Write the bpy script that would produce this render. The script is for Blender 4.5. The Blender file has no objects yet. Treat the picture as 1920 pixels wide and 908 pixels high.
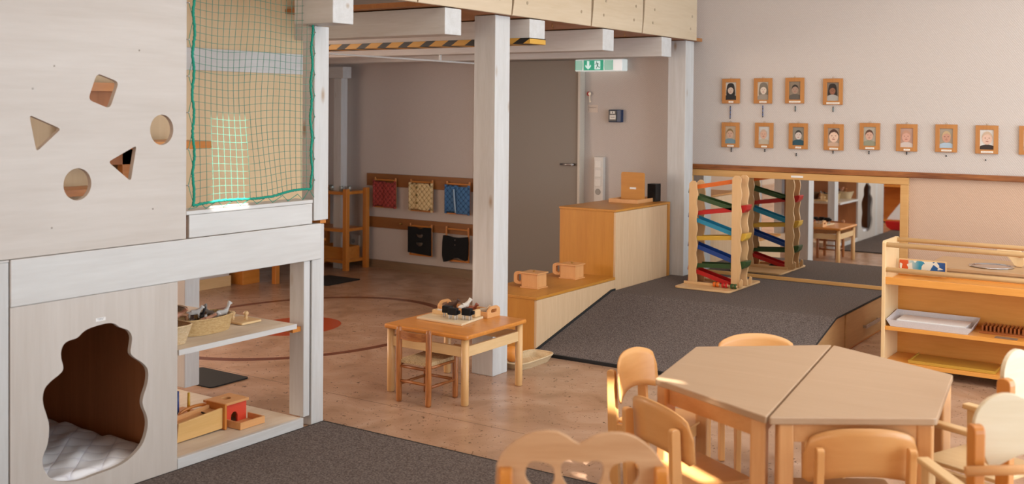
import bpy, math, random
from mathutils import Vector, Matrix
R = math.radians
random.seed(7)
SC = bpy.context.scene
COL = SC.collection

# ------------------------------------------------------------------ camera
W, H = 1920, 908
FPX, CXP, CYP = 2014.4, 960.0, 242.0
yaw, pitch, roll = R(33.96), R(-1.09), R(.50)
fw = Vector((-math.sin(yaw)*math.cos(pitch), math.cos(yaw)*math.cos(pitch), math.sin(pitch)))
rt = Vector((math.cos(yaw), math.sin(yaw), 0)); up = rt.cross(fw)
r2 = rt*math.cos(roll) + up*math.sin(roll); u2 = -rt*math.sin(roll) + up*math.cos(roll)
cam_d = bpy.data.cameras.new('camera'); cam = bpy.data.objects.new('camera', cam_d); COL.objects.link(cam)
m = Matrix((r2, u2, -fw)).transposed().to_4x4(); m.translation = Vector((0, 0, 1.6)); cam.matrix_world = m
cam_d.sensor_width = 36; cam_d.lens = FPX/W*36
cam_d.shift_x = 0; cam_d.shift_y = -(H/2-CYP)/W
cam_d.clip_start = .05; cam_d.clip_end = 100
cam_d.dof.use_dof = True; cam_d.dof.focus_distance = 6.3; cam_d.dof.aperture_fstop = 2.7
SC.camera = cam

# ------------------------------------------------------------------ light and exposure
SC.view_settings.view_transform = 'Standard'; SC.view_settings.look = 'None'
SC.view_settings.exposure = 0.2; SC.view_settings.gamma = 1; SC.view_settings.use_curve_mapping = False
wd = bpy.data.worlds.new('world'); SC.world = wd; wd.use_nodes = True
bg = wd.node_tree.nodes['Background']; bg.inputs[0].default_value = (.75, .86, 1, 1); bg.inputs[1].default_value = 1.2

def area(name, loc, rot, sx, sy, power, color):
    l = bpy.data.lights.new(name, 'AREA'); l.shape = 'RECTANGLE'; l.size = sx; l.size_y = sy
    l.energy = power; l.color = color
    o = bpy.data.objects.new(name, l); COL.objects.link(o); o.location = loc; o.rotation_euler = rot
    return o
# daylight through the window band of the right wall, then added fills from front, left and above
area('daylight_right', (3.0, 4.8, 1.42), (0, R(90), 0), 2.65, 7.0, 320, (.68, .86, 1.0))
area('fill_front', (-2.6, -7.8, 1.5), (R(-90), 0, R(180)), 11.0, 2.4, 300, (1.0, .88, .74))  # added warm fill behind the camera, lifts the camera-facing sides
area('fill_left', (-8.3, 2.6, 1.7), (0, R(-90), 0), 1.6, 4.6, 190, (1.0, .82, .67))  # added fill that brightens the wall under the loft
area('fill_overhead', (-0.4, 4.8, 3.3), (0, 0, 0), 3.6, 3.6, 80, (1.0, .95, .88))  # added overhead fill for floor and tabletops, not a fitted lamp
sun_d = bpy.data.lights.new('sun', 'SUN'); sun_d.energy = 22; sun_d.angle = R(.5); sun_d.color = (1, .95, .86)
sun = bpy.data.objects.new('sun', sun_d); COL.objects.link(sun)
SUN_DIR = Vector((-.60, .50, -.65)).normalized()      # travelling direction
sun.rotation_euler = (-SUN_DIR).to_track_quat('Z', 'Y').to_euler()

# ------------------------------------------------------------------ materials
def c(h):
    h = h.lstrip('#'); o = []
    for i in (0, 2, 4):
        v = int(h[i:i+2], 16)/255
        o.append(v/12.92 if v <= .04045 else ((v+.055)/1.055)**2.4)
    return (*o, 1)
def newmat(name):
    mt = bpy.data.materials.new(name); mt.use_nodes = True
    nt = mt.node_tree; return mt, nt, nt.nodes['Principled BSDF']
def nd(nt, t, **k):
    n = nt.nodes.new(t)
    for a, b in k.items(): setattr(n, a, b)
    return n
def ramp(nt, fac, stops):
    r_ = nd(nt, 'ShaderNodeValToRGB'); els = r_.color_ramp.elements
    while len(els) < len(stops): els.new(.5)
    for e, (p, col) in zip(els, stops): e.position = p; e.color = col
    nt.links.new(fac, r_.inputs[0]); return r_.outputs[0]
CACHE = {}
def plain(name, col, rough=.5, metal=0, spec=.5, bump=0, bscale=200, alpha=1, trans=0):
    if name in CACHE: return CACHE[name]
    mt, nt, b = newmat(name)
    b.inputs['Base Color'].default_value = c(col); b.inputs['Roughness'].default_value = rough
    b.inputs['Metallic'].default_value = metal; b.inputs['Specular IOR Level'].default_value = spec
    if trans: b.inputs['Transmission Weight'].default_value = trans
    tc = nd(nt, 'ShaderNodeTexCoord')
    n = nd(nt, 'ShaderNodeTexNoise'); n.inputs['Scale'].default_value = bscale; nt.links.new(tc.outputs['Object'], n.inputs['Vector'])
    if bump:
        bm = nd(nt, 'ShaderNodeBump'); bm.inputs['Strength'].default_value = bump; bm.inputs['Distance'].default_value = .002
        nt.links.new(n.outputs[0], bm.inputs['Height']); nt.links.new(bm.outputs[0], b.inputs['Normal'])
    a = c(col); k = .9
    out = ramp(nt, n.outputs[0], [(.3, (a[0]*k, a[1]*k, a[2]*k, 1)), (.7, a)]); nt.links.new(out, b.inputs['Base Color'])
    CACHE[name] = mt; return mt
def wood(name, light, dark, axis='X', rough=.42, s=1.0, knots=None, contrast=(.3, .7), coat=0):
    key = name+axis
    if key in CACHE: return CACHE[key]
    mt, nt, b = newmat(key)
    tc = nd(nt, 'ShaderNodeTexCoord'); mp = nd(nt, 'ShaderNodeMapping')
    sc = {'X': (1.2, 14, 14), 'Y': (14, 1.2, 14), 'Z': (14, 14, 1.2)}[axis]
    mp.inputs['Scale'].default_value = [v*s for v in sc]
    nt.links.new(tc.outputs['Object'], mp.inputs['Vector'])
    n1 = nd(nt, 'ShaderNodeTexNoise'); n1.inputs['Scale'].default_value = 1.6; n1.inputs['Detail'].default_value = 6; n1.inputs['Distortion'].default_value = .6
    n2 = nd(nt, 'ShaderNodeTexNoise'); n2.inputs['Scale'].default_value = 9; n2.inputs['Detail'].default_value = 4
    nt.links.new(mp.outputs[0], n1.inputs['Vector']); nt.links.new(mp.outputs[0], n2.inputs['Vector'])
    mx = nd(nt, 'ShaderNodeMath', operation='MULTIPLY_ADD'); mx.inputs[1].default_value = .35
    nt.links.new(n2.outputs[0], mx.inputs[0]); 
    m2 = nd(nt, 'ShaderNodeMath', operation='MULTIPLY'); m2.inputs[1].default_value = .65
    nt.links.new(n1.outputs[0], m2.inputs[0]); nt.links.new(m2.outputs[0], mx.inputs[2])
    out = ramp(nt, mx.outputs[0], [(contrast[0], c(dark)), (contrast[1], c(light))])
    if knots:
        vo = nd(nt, 'ShaderNodeTexVoronoi'); vo.inputs['Scale'].default_value = 1.0
        mk = nd(nt, 'ShaderNodeMapping'); mk.inputs['Scale'].default_value = {'X': (2.2, 6, 6), 'Y': (6, 2.2, 6), 'Z': (6, 6, 2.2)}[axis]
        nt.links.new(tc.outputs['Object'], mk.inputs['Vector']); nt.links.new(mk.outputs[0], vo.inputs['Vector'])
        kr = ramp(nt, vo.outputs['Distance'], [(.03, (0, 0, 0, 1)), (.11, (1, 1, 1, 1))])
        mix = nd(nt, 'ShaderNodeMix', data_type='RGBA'); mix.inputs[6].default_value = c(knots)
        nt.links.new(kr, mix.inputs[0]); nt.links.new(out, mix.inputs[7]); out = mix.outputs[2]
    nt.links.new(out, b.inputs['Base Color'])
    b.inputs['Roughness'].default_value = rough
    if coat: b.inputs['Coat Weight'].default_value = coat; b.inputs['Coat Roughness'].default_value = .25
    bm = nd(nt, 'ShaderNodeBump'); bm.inputs['Strength'].default_value = .08; bm.inputs['Distance'].default_value = .002
    nt.links.new(mx.outputs[0], bm.inputs['Height']); nt.links.new(bm.outputs[0], b.inputs['Normal'])
    CACHE[key] = mt; return mt

PLY = lambda a='Y': wood('whitewashed_birch', '#C9C0B8', '#BBB0A6', a, .5, .5)
PLYW = lambda a='Y': wood('white_glazed_board', '#D0CECB', '#C2BEBA', a, .5, .6)
BEAM = lambda a='X': wood('white_glazed_spruce', '#CBCAC9', '#BBB8B4', a, .55, 1, '#A38F7B')
CREAM = lambda a='Z': wood('cream_plywood', '#D9BF98', '#CFB188', a, .5, .4)
DARKBD = lambda a='Z': wood('brown_hardboard', '#B5764A', '#A0653C', a, .6, .6)
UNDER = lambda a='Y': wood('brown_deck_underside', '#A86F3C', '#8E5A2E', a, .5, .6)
FASC = lambda a='Y': wood('birch_fascia', '#CDBAA0', '#BFA98B', a, .45, .5)
BEECH = lambda a='X': wood('light_beech', '#D9A26C', '#CC925A', a, .36, .8)
BEECHT = lambda a='X': wood('beech_tabletop', '#B8997B', '#AF8F70', a, .42, .4, None, (.3, .7))
BIRCH = lambda a='X': wood('birch_chair', '#E0A76A', '#D39656', a, .32, .5)
HONEY = lambda a='X': wood('honey_pine', '#CE863E', '#BC7230', a, .3, .8)
ORAN = lambda a='X': wood('orange_lacquered_pine', '#D48C40', '#BC722A', a, .3, .8)
OAKF = lambda a='Z': wood('pale_cabinet_front', '#D6B590', '#C6A27C', a, .42, 1.6)
OAKO = lambda a='Z': wood('amber_cabinet_side', '#C48634', '#B57629', a, .38, .9)
RAILW = lambda a='X': wood('dark_pine_rail', '#A2622F', '#6A3613', a, .4, .9, None, (.38, .6))
BRN = lambda a='X': wood('brown_pine_board', '#9A6534', '#84522A', a, .45, .8)
PINE = lambda a='X': wood('light_pine', '#DDBB8A', '#CFA876', a, .45, .9)
TOWER = lambda a='Z': wood('maple_tower', '#DDB585', '#CFA471', a, .36, .7)
WHITE = plain('white_plastic', '#DAD6D0', .35)
BLACK = plain('black_plastic', '#141416', .4)
BLACKF = plain('black_felt', '#0B0B0D', .95, bump=.4)
METAL = plain('brushed_steel', '#B8B8BA', .25, 1)
CHROME = plain('polished_steel', '#D8D8DA', .08, 1)
GREEN = plain('green_rope', '#109078', .8, bump=.6, bscale=500)
NETC = plain('green_net_cord', '#4E8876', .7)
PAPER = plain('white_paper', '#ECE9E6', .8)
BRASS = plain('brass', '#B08A4A', .3, 1)
RED = plain('red_paint', '#B81A18', .35); ORANGE = plain('orange_paint', '#D8661A', .4); GRN = plain('dark_green_paint', '#2C4A22', .4)
LBL = plain('light_blue_paint', '#2388A8', .4); YEL = plain('yellow_paint', '#D6A83C', .4); BLU = plain('blue_paint', '#153F86', .4)

def carpet(name, a, b_, sc=140, rough=.95):
    if name in CACHE: return CACHE[name]
    mt, nt, b = newmat(name)
    tc = nd(nt, 'ShaderNodeTexCoord'); n = nd(nt, 'ShaderNodeTexNoise'); n.inputs['Scale'].default_value = sc; n.inputs['Detail'].default_value = 3
    nt.links.new(tc.outputs['Object'], n.inputs['Vector'])
    out = ramp(nt, n.outputs[0], [(.36, c(a)), (.64, c(b_))]); nt.links.new(out, b.inputs['Base Color'])
    b.inputs['Roughness'].default_value = rough; b.inputs['Specular IOR Level'].default_value = .1
    bm = nd(nt, 'ShaderNodeBump'); bm.inputs['Strength'].default_value = .7; bm.inputs['Distance'].default_value = .004
    nt.links.new(n.outputs[0], bm.inputs['Height']); nt.links.new(bm.outputs[0], b.inputs['Normal'])
    CACHE[name] = mt; return mt
CARP = carpet('grey_brown_carpet', '#4E4541', '#7A6F6B')
CARPE = plain('black_carpet_edge', '#1C1A1A', .9)

def wallmat():
    mt, nt, b = newmat('textured_wallpaper')
    tc = nd(nt, 'ShaderNodeTexCoord')
    mp = nd(nt, 'ShaderNodeMapping'); mp.inputs['Rotation'].default_value = (0, R(38), 0); nt.links.new(tc.outputs['Object'], mp.inputs[0])
    w = nd(nt, 'ShaderNodeTexWave'); w.inputs['Scale'].default_value = 26; w.inputs['Distortion'].default_value = 1.2; w.inputs['Detail'].default_value = 1
    nt.links.new(mp.outputs[0], w.inputs['Vector'])
    n = nd(nt, 'ShaderNodeTexNoise'); n.inputs['Scale'].default_value = 90; nt.links.new(tc.outputs['Object'], n.inputs['Vector'])
    ad = nd(nt, 'ShaderNodeMath', operation='MULTIPLY'); nt.links.new(w.outputs[1], ad.inputs[0]); nt.links.new(n.outputs[0], ad.inputs[1])
    out = ramp(nt, ad.outputs[0], [(.0, c('#C2B8B1')), (.6, c('#CCC3BD'))]); nt.links.new(out, b.inputs['Base Color'])
    spz = nd(nt, 'ShaderNodeSeparateXYZ'); nt.links.new(tc.outputs['Object'], spz.inputs[0])
    g1 = nd(nt, 'ShaderNodeMath', operation='LESS_THAN'); g1.inputs[1].default_value = 1.13; nt.links.new(spz.outputs[2], g1.inputs[0])
    g2 = nd(nt, 'ShaderNodeMath', operation='GREATER_THAN'); g2.inputs[1].default_value = -3.72; nt.links.new(spz.outputs[0], g2.inputs[0])
    g3 = nd(nt, 'ShaderNodeMath', operation='MULTIPLY'); nt.links.new(g1.outputs[0], g3.inputs[0]); nt.links.new(g2.outputs[0], g3.inputs[1])
    low = ramp(nt, ad.outputs[0], [(.0, c('#C4A48C')), (.6, c('#CFB09A'))])
    mxp = nd(nt, 'ShaderNodeMix', data_type='RGBA'); nt.links.new(g3.outputs[0], mxp.inputs[0]); nt.links.new(out, mxp.inputs[6]); nt.links.new(low, mxp.inputs[7]); nt.links.new(mxp.outputs[2], b.inputs['Base Color'])
    bm = nd(nt, 'ShaderNodeBump'); bm.inputs['Strength'].default_value = .4; bm.inputs['Distance'].default_value = .003
    nt.links.new(ad.outputs[0], bm.inputs['Height']); nt.links.new(bm.outputs[0], b.inputs['Normal'])
    b.inputs['Roughness'].default_value = .85; return mt
WALL = wallmat()
def floormat():
    mt, nt, b = newmat('marbled_linoleum')
    tc = nd(nt, 'ShaderNodeTexCoord')
    n = nd(nt, 'ShaderNodeTexNoise'); n.inputs['Scale'].default_value = 3.2; n.inputs['Detail'].default_value = 8; n.inputs['Distortion'].default_value = 1.0
    nt.links.new(tc.outputs['Object'], n.inputs['Vector'])
    base = ramp(nt, n.outputs[0], [(.3, c('#9C7A60')), (.5, c('#B08C72')), (.72, c('#BE9E86'))])
    n2 = nd(nt, 'ShaderNodeTexNoise'); n2.inputs['Scale'].default_value = 38; n2.inputs['Detail'].default_value = 5; n2.inputs['Distortion'].default_value = 1.5
    nt.links.new(tc.outputs['Object'], n2.inputs['Vector'])
    sp = ramp(nt, n2.outputs[0], [(.325, (1, 1, 1, 1)), (.36, (0, 0, 0, 1))])
    mix = nd(nt, 'ShaderNodeMix', data_type='RGBA'); nt.links.new(sp, mix.inputs[0]); nt.links.new(base, mix.inputs[6]); mix.inputs[7].default_value = c('#5A3E2A')
    cur = mix.outputs[2]
    sep = nd(nt, 'ShaderNodeSeparateXYZ'); nt.links.new(tc.outputs['Object'], sep.inputs[0])
    def M(op, a, b2=None):
        q = nd(nt, 'ShaderNodeMath', operation=op)
        for i, v in enumerate((a, b2)):
            if v is None: continue
            if isinstance(v, (int, float)): q.inputs[i].default_value = v
            else: nt.links.new(v, q.inputs[i])
        return q.outputs[0]
    def ell(cx, cy, rx, ry):
        dx = M('DIVIDE', M('SUBTRACT', sep.outputs[0], cx), rx); dy = M('DIVIDE', M('SUBTRACT', sep.outputs[1], cy), ry)
        return M('SQRT', M('ADD', M('MULTIPLY', dx, dx), M('MULTIPLY', dy, dy)))
    ring = M('LESS_THAN', M('ABSOLUTE', M('SUBTRACT', ell(-5.66, 5.69, .95, 1.2), 1.0)), .033)
    disc = M('LESS_THAN', ell(-5.66, 5.60, .30, .36), 1.0)
    for f, col in ((ring, '#6E3A22'), (disc, '#A8431E')):
        mix = nd(nt, 'ShaderNodeMix', data_type='RGBA'); nt.links.new(f, mix.inputs[0]); nt.links.new(cur, mix.inputs[6]); mix.inputs[7].default_value = c(col); cur = mix.outputs[2]
    # sheet joints of the linoleum
    jn = M('LESS_THAN', M('ABSOLUTE', M('SUBTRACT', sep.outputs[1], 4.4)), .0022)
    mix = nd(nt, 'ShaderNodeMix', data_type='RGBA'); nt.links.new(jn, mix.inputs[0]); nt.links.new(cur, mix.inputs[6]); mix.inputs[7].default_value = c('#6B5442'); cur = mix.outputs[2]
    nt.links.new(cur, b.inputs['Base Color'])
    b.inputs['Roughness'].default_value = .27; b.inputs['Specular IOR Level'].default_value = .45
    return mt
FLOOR = floormat()
def basketmat(name, a, b_):
    mt, nt, b = newmat(name)
    tc = nd(nt, 'ShaderNodeTexCoord'); w = nd(nt, 'ShaderNodeTexBrick'); mp = nd(nt, 'ShaderNodeMapping')
    mp.inputs['Scale'].default_value = (30, 30, 55); nt.links.new(tc.outputs['Object'], mp.inputs[0])
    cm = nd(nt, 'ShaderNodeSeparateXYZ'); nt.links.new(mp.outputs[0], cm.inputs[0])
    ad = nd(nt, 'ShaderNodeMath', operation='ADD'); nt.links.new(cm.outputs[0], ad.inputs[0]); nt.links.new(cm.outputs[1], ad.inputs[1])
    cb = nd(nt, 'ShaderNodeCombineXYZ'); nt.links.new(ad.outputs[0], cb.inputs[0]); nt.links.new(cm.outputs[2], cb.inputs[1])
    nt.links.new(cb.outputs[0], w.inputs['Vector'])
    w.inputs['Color1'].default_value = c(a); w.inputs['Color2'].default_value = c(b_); w.inputs['Mortar'].default_value = c('#8A6A44')
    w.inputs['Scale'].default_value = 1.4; w.inputs['Mortar Size'].default_value = .03; w.inputs['Mortar Smooth'].default_value = .6
    nt.links.new(w.outputs[0], b.inputs['Base Color']); b.inputs['Roughness'].default_value = .7
    bm = nd(nt, 'ShaderNodeBump'); bm.inputs['Strength'].default_value = .8; bm.inputs['Distance'].default_value = .004; bm.invert = True
    nt.links.new(w.outputs[1], bm.inputs['Height']); nt.links.new(bm.outputs[0], b.inputs['Normal']); return mt
WICK = basketmat('straw_wicker', '#E0BE88', '#CBA268'); WICKW = basketmat('pale_wicker', '#F0D6AE', '#DFBE90'); WICKB = basketmat('brown_wicker', '#8A6238', '#6E4A26')

def quiltmat(name, a, b_, plane='XZ', sc=16, strength=.8):
    mt, nt, b = newmat(name)
    tc = nd(nt, 'ShaderNodeTexCoord'); sep = nd(nt, 'ShaderNodeSeparateXYZ'); nt.links.new(tc.outputs['Object'], sep.inputs[0])
    i, j = {'XZ': (0, 2), 'XY': (0, 1)}[plane]
    def M(op, x, y=None):
        q = nd(nt, 'ShaderNodeMath', operation=op)
        for k, v in enumerate((x, y)):
            if v is None: continue
            if isinstance(v, (int, float)): q.inputs[k].default_value = v
            else: nt.links.new(v, q.inputs[k])
        return q.outputs[0]
    p = M('ADD', sep.outputs[i], sep.outputs[j]); q_ = M('SUBTRACT', sep.outputs[i], sep.outputs[j])
    f = M('MULTIPLY', M('ABSOLUTE', M('SINE', M('MULTIPLY', p, sc*math.pi))), M('ABSOLUTE', M('SINE', M('MULTIPLY', q_, sc*math.pi))))
    f = M('POWER', f, .35)
    out = ramp(nt, f, [(.2, c(b_)), (.6, c(a))]); nt.links.new(out, b.inputs['Base Color']); b.inputs['Roughness'].default_value = .9
    bm = nd(nt, 'ShaderNodeBump'); bm.inputs['Strength'].default_value = strength; bm.inputs['Distance'].default_value = .008
    nt.links.new(f, bm.inputs['Height']); nt.links.new(bm.outputs[0], b.inputs['Normal']); return mt

# ------------------------------------------------------------------ mesh builder
class MB:
    def __init__(s): s.v = []; s.f = []; s.mi = []; s.sm = []; s.cur = 0
    def add(s, vs, fs, smooth=False):
        o = len(s.v); s.v += [tuple(v) for v in vs]
        for f in fs: s.f.append([i+o for i in f]); s.mi.append(s.cur); s.sm.append(smooth)
        return s
    def mat(s, i): s.cur = i; return s
    def box(s, x0, x1, y0, y1, z0, z1, M=None):
        vs = [Vector(p) for p in ((x0,y0,z0),(x1,y0,z0),(x1,y1,z0),(x0,y1,z0),(x0,y0,z1),(x1,y0,z1),(x1,y1,z1),(x0,y1,z1))]
        if M: vs = [M @ v for v in vs]
        return s.add(vs, [(0,3,2,1),(4,5,6,7),(0,1,5,4),(1,2,6,5),(2,3,7,6),(3,0,4,7)])
    def cyl(s, p0, p1, r0, r1=None, n=14, caps=True):
        p0, p1 = Vector(p0), Vector(p1); r1 = r0 if r1 is None else r1
        d = (p1-p0).normalized(); a = d.orthogonal().normalized(); b = d.cross(a)
        vs = [p + (a*math.cos(2*math.pi*i/n)+b*math.sin(2*math.pi*i/n))*r for p, r in ((p0, r0), (p1, r1)) for i in range(n)]
        s.add(vs, [(i, (i+1)%n, n+(i+1)%n, n+i) for i in range(n)], True)
        if caps: s.add(vs, [tuple(range(n))[::-1], tuple(range(n, 2*n))])
        return s
    def lathe(s, prof, cen=(0,0,0), n=20, axis='Z', sx=1, sy=1, M=None):
        vs = []; cen = Vector(cen)
        for r, h in prof:
            for i in range(n):
                t = 2*math.pi*i/n; x, y = r*math.cos(t)*sx, r*math.sin(t)*sy
                p = {'Z': Vector((x, y, h)), 'X': Vector((h, x, y)), 'Y': Vector((x, h, y))}[axis]
                vs.append((M @ p if M else p) + cen)
        fs = [(k*n+i, k*n+(i+1)%n, (k+1)*n+(i+1)%n, (k+1)*n+i) for k in range(len(prof)-1) for i in range(n)]
        s.add(vs, fs, True); k = (len(prof)-1)*n
        if prof[0][0] > 1e-4: s.add(vs[:n], [tuple(range(n))[::-1]])
        if prof[-1][0] > 1e-4: s.add(vs[k:], [tuple(range(n))])
        return s
    def ell(s, cen, rx, ry, rz, n=12, m_=8, M=None):
        prof = [(math.sin(math.pi*k/m_), -math.cos(math.pi*k/m_)) for k in range(m_+1)]; vs = []
        for r, h in prof:
            for i in range(n):
                t = 2*math.pi*i/n; p = Vector((rx*r*math.cos(t), ry*r*math.sin(t), rz*h))
                vs.append((M @ p if M else p)+Vector(cen))
        return s.add(vs, [(k*n+i, k*n+(i+1)%n, (k+1)*n+(i+1)%n, (k+1)*n+i) for k in range(m_) for i in range(n)], True)
    def tube(s, pts, r, n=6, closed=False):
        pts = [Vector(p) for p in pts]; N = len(pts); vs = []; prev = None
        for i, p in enumerate(pts):
            d = (pts[(i+1)%N]-pts[i-1]) if closed else (pts[min(i+1, N-1)]-pts[max(i-1, 0)])
            d.normalize()
            a = (prev - d*prev.dot(d)) if prev else d.orthogonal()
            if a.length < 1e-6: a = d.orthogonal()
            a.normalize(); prev = a; b = d.cross(a)
            vs += [p+(a*math.cos(2*math.pi*k/n)+b*math.sin(2*math.pi*k/n))*r for k in range(n)]
        fs = [(i*n+k, i*n+(k+1)%n, ((i+1)%N)*n+(k+1)%n, ((i+1)%N)*n+k) for i in range(N if closed else N-1) for k in range(n)]
        s.add(vs, fs, True)
        if not closed: s.add(vs[:n], [tuple(range(n))[::-1]]); s.add(vs[-n:], [tuple(range(n))])
        return s
    def prism(s, poly, t0, t1, plane='XY', M=None):
        # poly in the named plane, extruded along the remaining axis from t0 to t1
        f = {'XY': lambda a, b, t: Vector((a, b, t)), 'XZ': lambda a, b, t: Vector((a, t, b)), 'YZ': lambda a, b, t: Vector((t, a, b))}[plane]
        n = len(poly); vs = [f(a, b, t0) for a, b in poly]+[f(a, b, t1) for a, b in poly]
        if M: vs = [M @ v for v in vs]
        return s.add(vs, [tuple(range(n))[::-1], tuple(range(n, 2*n))]+[(i, (i+1)%n, n+(i+1)%n, n+i) for i in range(n)])
    def xf(s, M): s.v = [tuple(M @ Vector(v)) for v in s.v]; return s

ORG = {}
def org(o):
    while o:
        if o.name in ORG: return ORG[o.name]
        o = o.parent
    return Vector((0, 0, 0))
def tag(o, label=None, cat=None, group=None, kind=None):
    if label: o['label'] = label
    if cat: o['category'] = cat
    if group: o['group'] = group
    if kind: o['kind'] = kind
    return o
def thing(name, label, cat, loc=(0, 0, 0), rz=0, group=None, local=False):
    o = bpy.data.objects.new(name, None); COL.objects.link(o); o.location = loc; o.rotation_euler = (0, 0, rz); o.empty_display_size = .05
    if not local: ORG[o.name] = Vector(loc)
    else: ORG[o.name] = Vector((0, 0, 0))
    return tag(o, label, cat, group)
def obj(name, mb, mats, parent=None, bevel=0, seg=2, sub=0, fixn=True):
    me = bpy.data.meshes.new(name); off = org(parent) if parent else Vector((0, 0, 0))
    me.from_pydata([tuple(Vector(v)-off) for v in mb.v], [], mb.f)
    if not isinstance(mats, (list, tuple)): mats = [mats]
    for x in mats: me.materials.append(x)
    for p, a, b in zip(me.polygons, mb.mi, mb.sm): p.material_index = a; p.use_smooth = b
    me.update()
    if fixn:
        import bmesh
        bm = bmesh.new(); bm.from_mesh(me); bmesh.ops.remove_doubles(bm, verts=bm.verts, dist=1e-6)
        bmesh.ops.recalc_face_normals(bm, faces=bm.faces); bm.to_mesh(me); bm.free()
    o = bpy.data.objects.new(name, me); COL.objects.link(o)
    if parent: o.parent = parent
    if bevel:
        md = o.modifiers.new('bevel', 'BEVEL'); md.width = bevel; md.segments = seg; md.limit_method = 'ANGLE'; md.angle_limit = R(50)
    if sub: md = o.modifiers.new('sub', 'SUBSURF'); md.levels = sub; md.render_levels = sub
    return o
def B(x0, x1, y0, y1, z0, z1, M=None): return MB().box(x0, x1, y0, y1, z0, z1, M)
def plate(name, outer, holes, t0, t1, plane, mat, parent=None, bevel=0, M=None):
    cu = bpy.data.curves.new('tmp', 'CURVE'); cu.dimensions = '2D'; cu.fill_mode = 'BOTH'; cu.extrude = (t1-t0)/2
    for poly in [outer]+holes:
        sp = cu.splines.new('POLY'); sp.points.add(len(poly)-1); sp.use_cyclic_u = True
        for p, (a, b) in zip(sp.points, poly): p.co = (a, b, 0, 1)
    tmp = bpy.data.objects.new('tmp', cu); COL.objects.link(tmp)
    dg = bpy.context.evaluated_depsgraph_get(); me = bpy.data.meshes.new_from_object(tmp.evaluated_get(dg))
    bpy.data.objects.remove(tmp); bpy.data.curves.remove(cu)
    tm = (t0+t1)/2; off = org(parent) if parent else Vector((0, 0, 0))
    for v in me.vertices:
        a, b, t = v.co
        q = {'XY': Vector((a, b, t+tm)), 'XZ': Vector((a, t+tm, b)), 'YZ': Vector((t+tm, a, b))}[plane]
        if M: q = M @ q
        v.co = q-off
    me.name = name; me.materials.clear(); me.materials.append(mat)
    import bmesh
    bm = bmesh.new(); bm.from_mesh(me); bmesh.ops.remove_doubles(bm, verts=bm.verts, dist=1e-5); bmesh.ops.recalc_face_normals(bm, faces=bm.faces); bm.to_mesh(me); bm.free()
    for p in me.polygons: p.use_smooth = False; p.material_index = 0
    o = bpy.data.objects.new(name, me); COL.objects.link(o)
    if parent: o.parent = parent
    if bevel:
        md = o.modifiers.new('bevel', 'BEVEL'); md.width = bevel; md.segments = 2; md.limit_method = 'ANGLE'; md.angle_limit = R(50)
    return o
def smooth_poly(pts, it=2):
    for _ in range(it):
        o = []
        for i, p in enumerate(pts):
            q = pts[(i+1) % len(pts)]
            o += [(p[0]*.75+q[0]*.25, p[1]*.75+q[1]*.25), (p[0]*.25+q[0]*.75, p[1]*.25+q[1]*.75)]
        pts = o
    return pts
def rpoly(pts, r, n=5):
    out = []
    for i, p in enumerate(pts):
        p = Vector(p); a = (Vector(pts[i-1])-p); b = (Vector(pts[(i+1) % len(pts)])-p)
        k = min(r, a.length*.45, b.length*.45); A = p+a.normalized()*k; C2 = p+b.normalized()*k
        for j in range(n+1):
            t = j/n; out.append(tuple(A*(1-t)**2+p*2*t*(1-t)+C2*t*t))
    return out
def rrect(x0, x1, y0, y1, r, n=5): return rpoly([(x0, y0), (x1, y0), (x1, y1), (x0, y1)], r, n)
def circ(cx, cy, rx, ry=None, n=28): ry = ry or rx; return [(cx+rx*math.cos(2*math.pi*i/n), cy+ry*math.sin(2*math.pi*i/n)) for i in range(n)]
def struct(name, mb, mat, parent=None, bevel=0):
    o = obj(name, mb, mat, parent, bevel)
    if not parent: o['kind'] = 'structure'
    return o
def dup(root, loc, rz=None, label=None, group=None):
    r = root.copy(); COL.objects.link(r); r.location = loc
    if rz is not None: r.rotation_euler = (0, 0, rz)
    if label: r['label'] = label
    if group: r['group'] = group
    for ch in list(root.children):
        k = ch.copy(); COL.objects.link(k); k.parent = r
        for g in list(ch.children):
            d = g.copy(); COL.objects.link(d); d.parent = k
    return r

# ------------------------------------------------------------------ room
XL, XR, YB, YF, ZC = -8.4, 3.2, 8.17, -8.0, 3.4
struct('floor', B(XL, XR, YF, YB, -.1, 0), FLOOR)
# ceiling with added gaps, shaped so sunbeams land on the net and chairs
def up(p): return (p[0]+.60/.65*(ZC-p[2]), p[1]-.50/.65*(ZC-p[2]))
gaps = [[up(p) for p in ((-3.8, 3.235, 1.14), (-3.8, 3.45, 1.14), (-3.8, 3.45, 1.56), (-3.8, 3.235, 1.56))],
        [up(p) for p in ((-1.80, 3.60, .31), (-1.50, 3.425, .31), (-1.46, 3.475, .31), (-1.76, 3.66, .31))],
        [up(p) for p in ((-2.20, 3.90, .36), (-2.04, 3.90, .36), (-2.04, 3.90, .47), (-2.20, 3.90, .47))],
        [up(p) for p in ((-2.20, 3.90, .16), (-2.04, 3.90, .16), (-2.04, 3.90, .20), (-2.20, 3.90, .20))]]
cl_ = plate('ceiling', [(XL, YF), (XR, YF), (XR, YB), (XL, YB)], gaps, ZC, ZC+.01, 'XY', plain('white_ceiling', '#E6DCCF', .9)); cl_['kind'] = 'structure'
struct('wall_back', B(XL-.1, XR+.1, YB, YB+.12, 0, ZC), WALL)
struct('wall_left', B(XL-.1, XL, YF, YB, 0, ZC), WALL)
struct('wall_left_pier', B(XL, -7.42, 5.3, 6.52, 0, ZC), WALL)
struct('baseboard_left', B(-7.43, -7.405, 5.3, 6.53, 0, .09), PINE('Y'))
struct('wall_front', B(XL, XR, YF-.1, YF, 0, ZC), WALL)
struct('wall_right', B(XR, XR+.1, YF, YB, 0, ZC), WALL)
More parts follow.
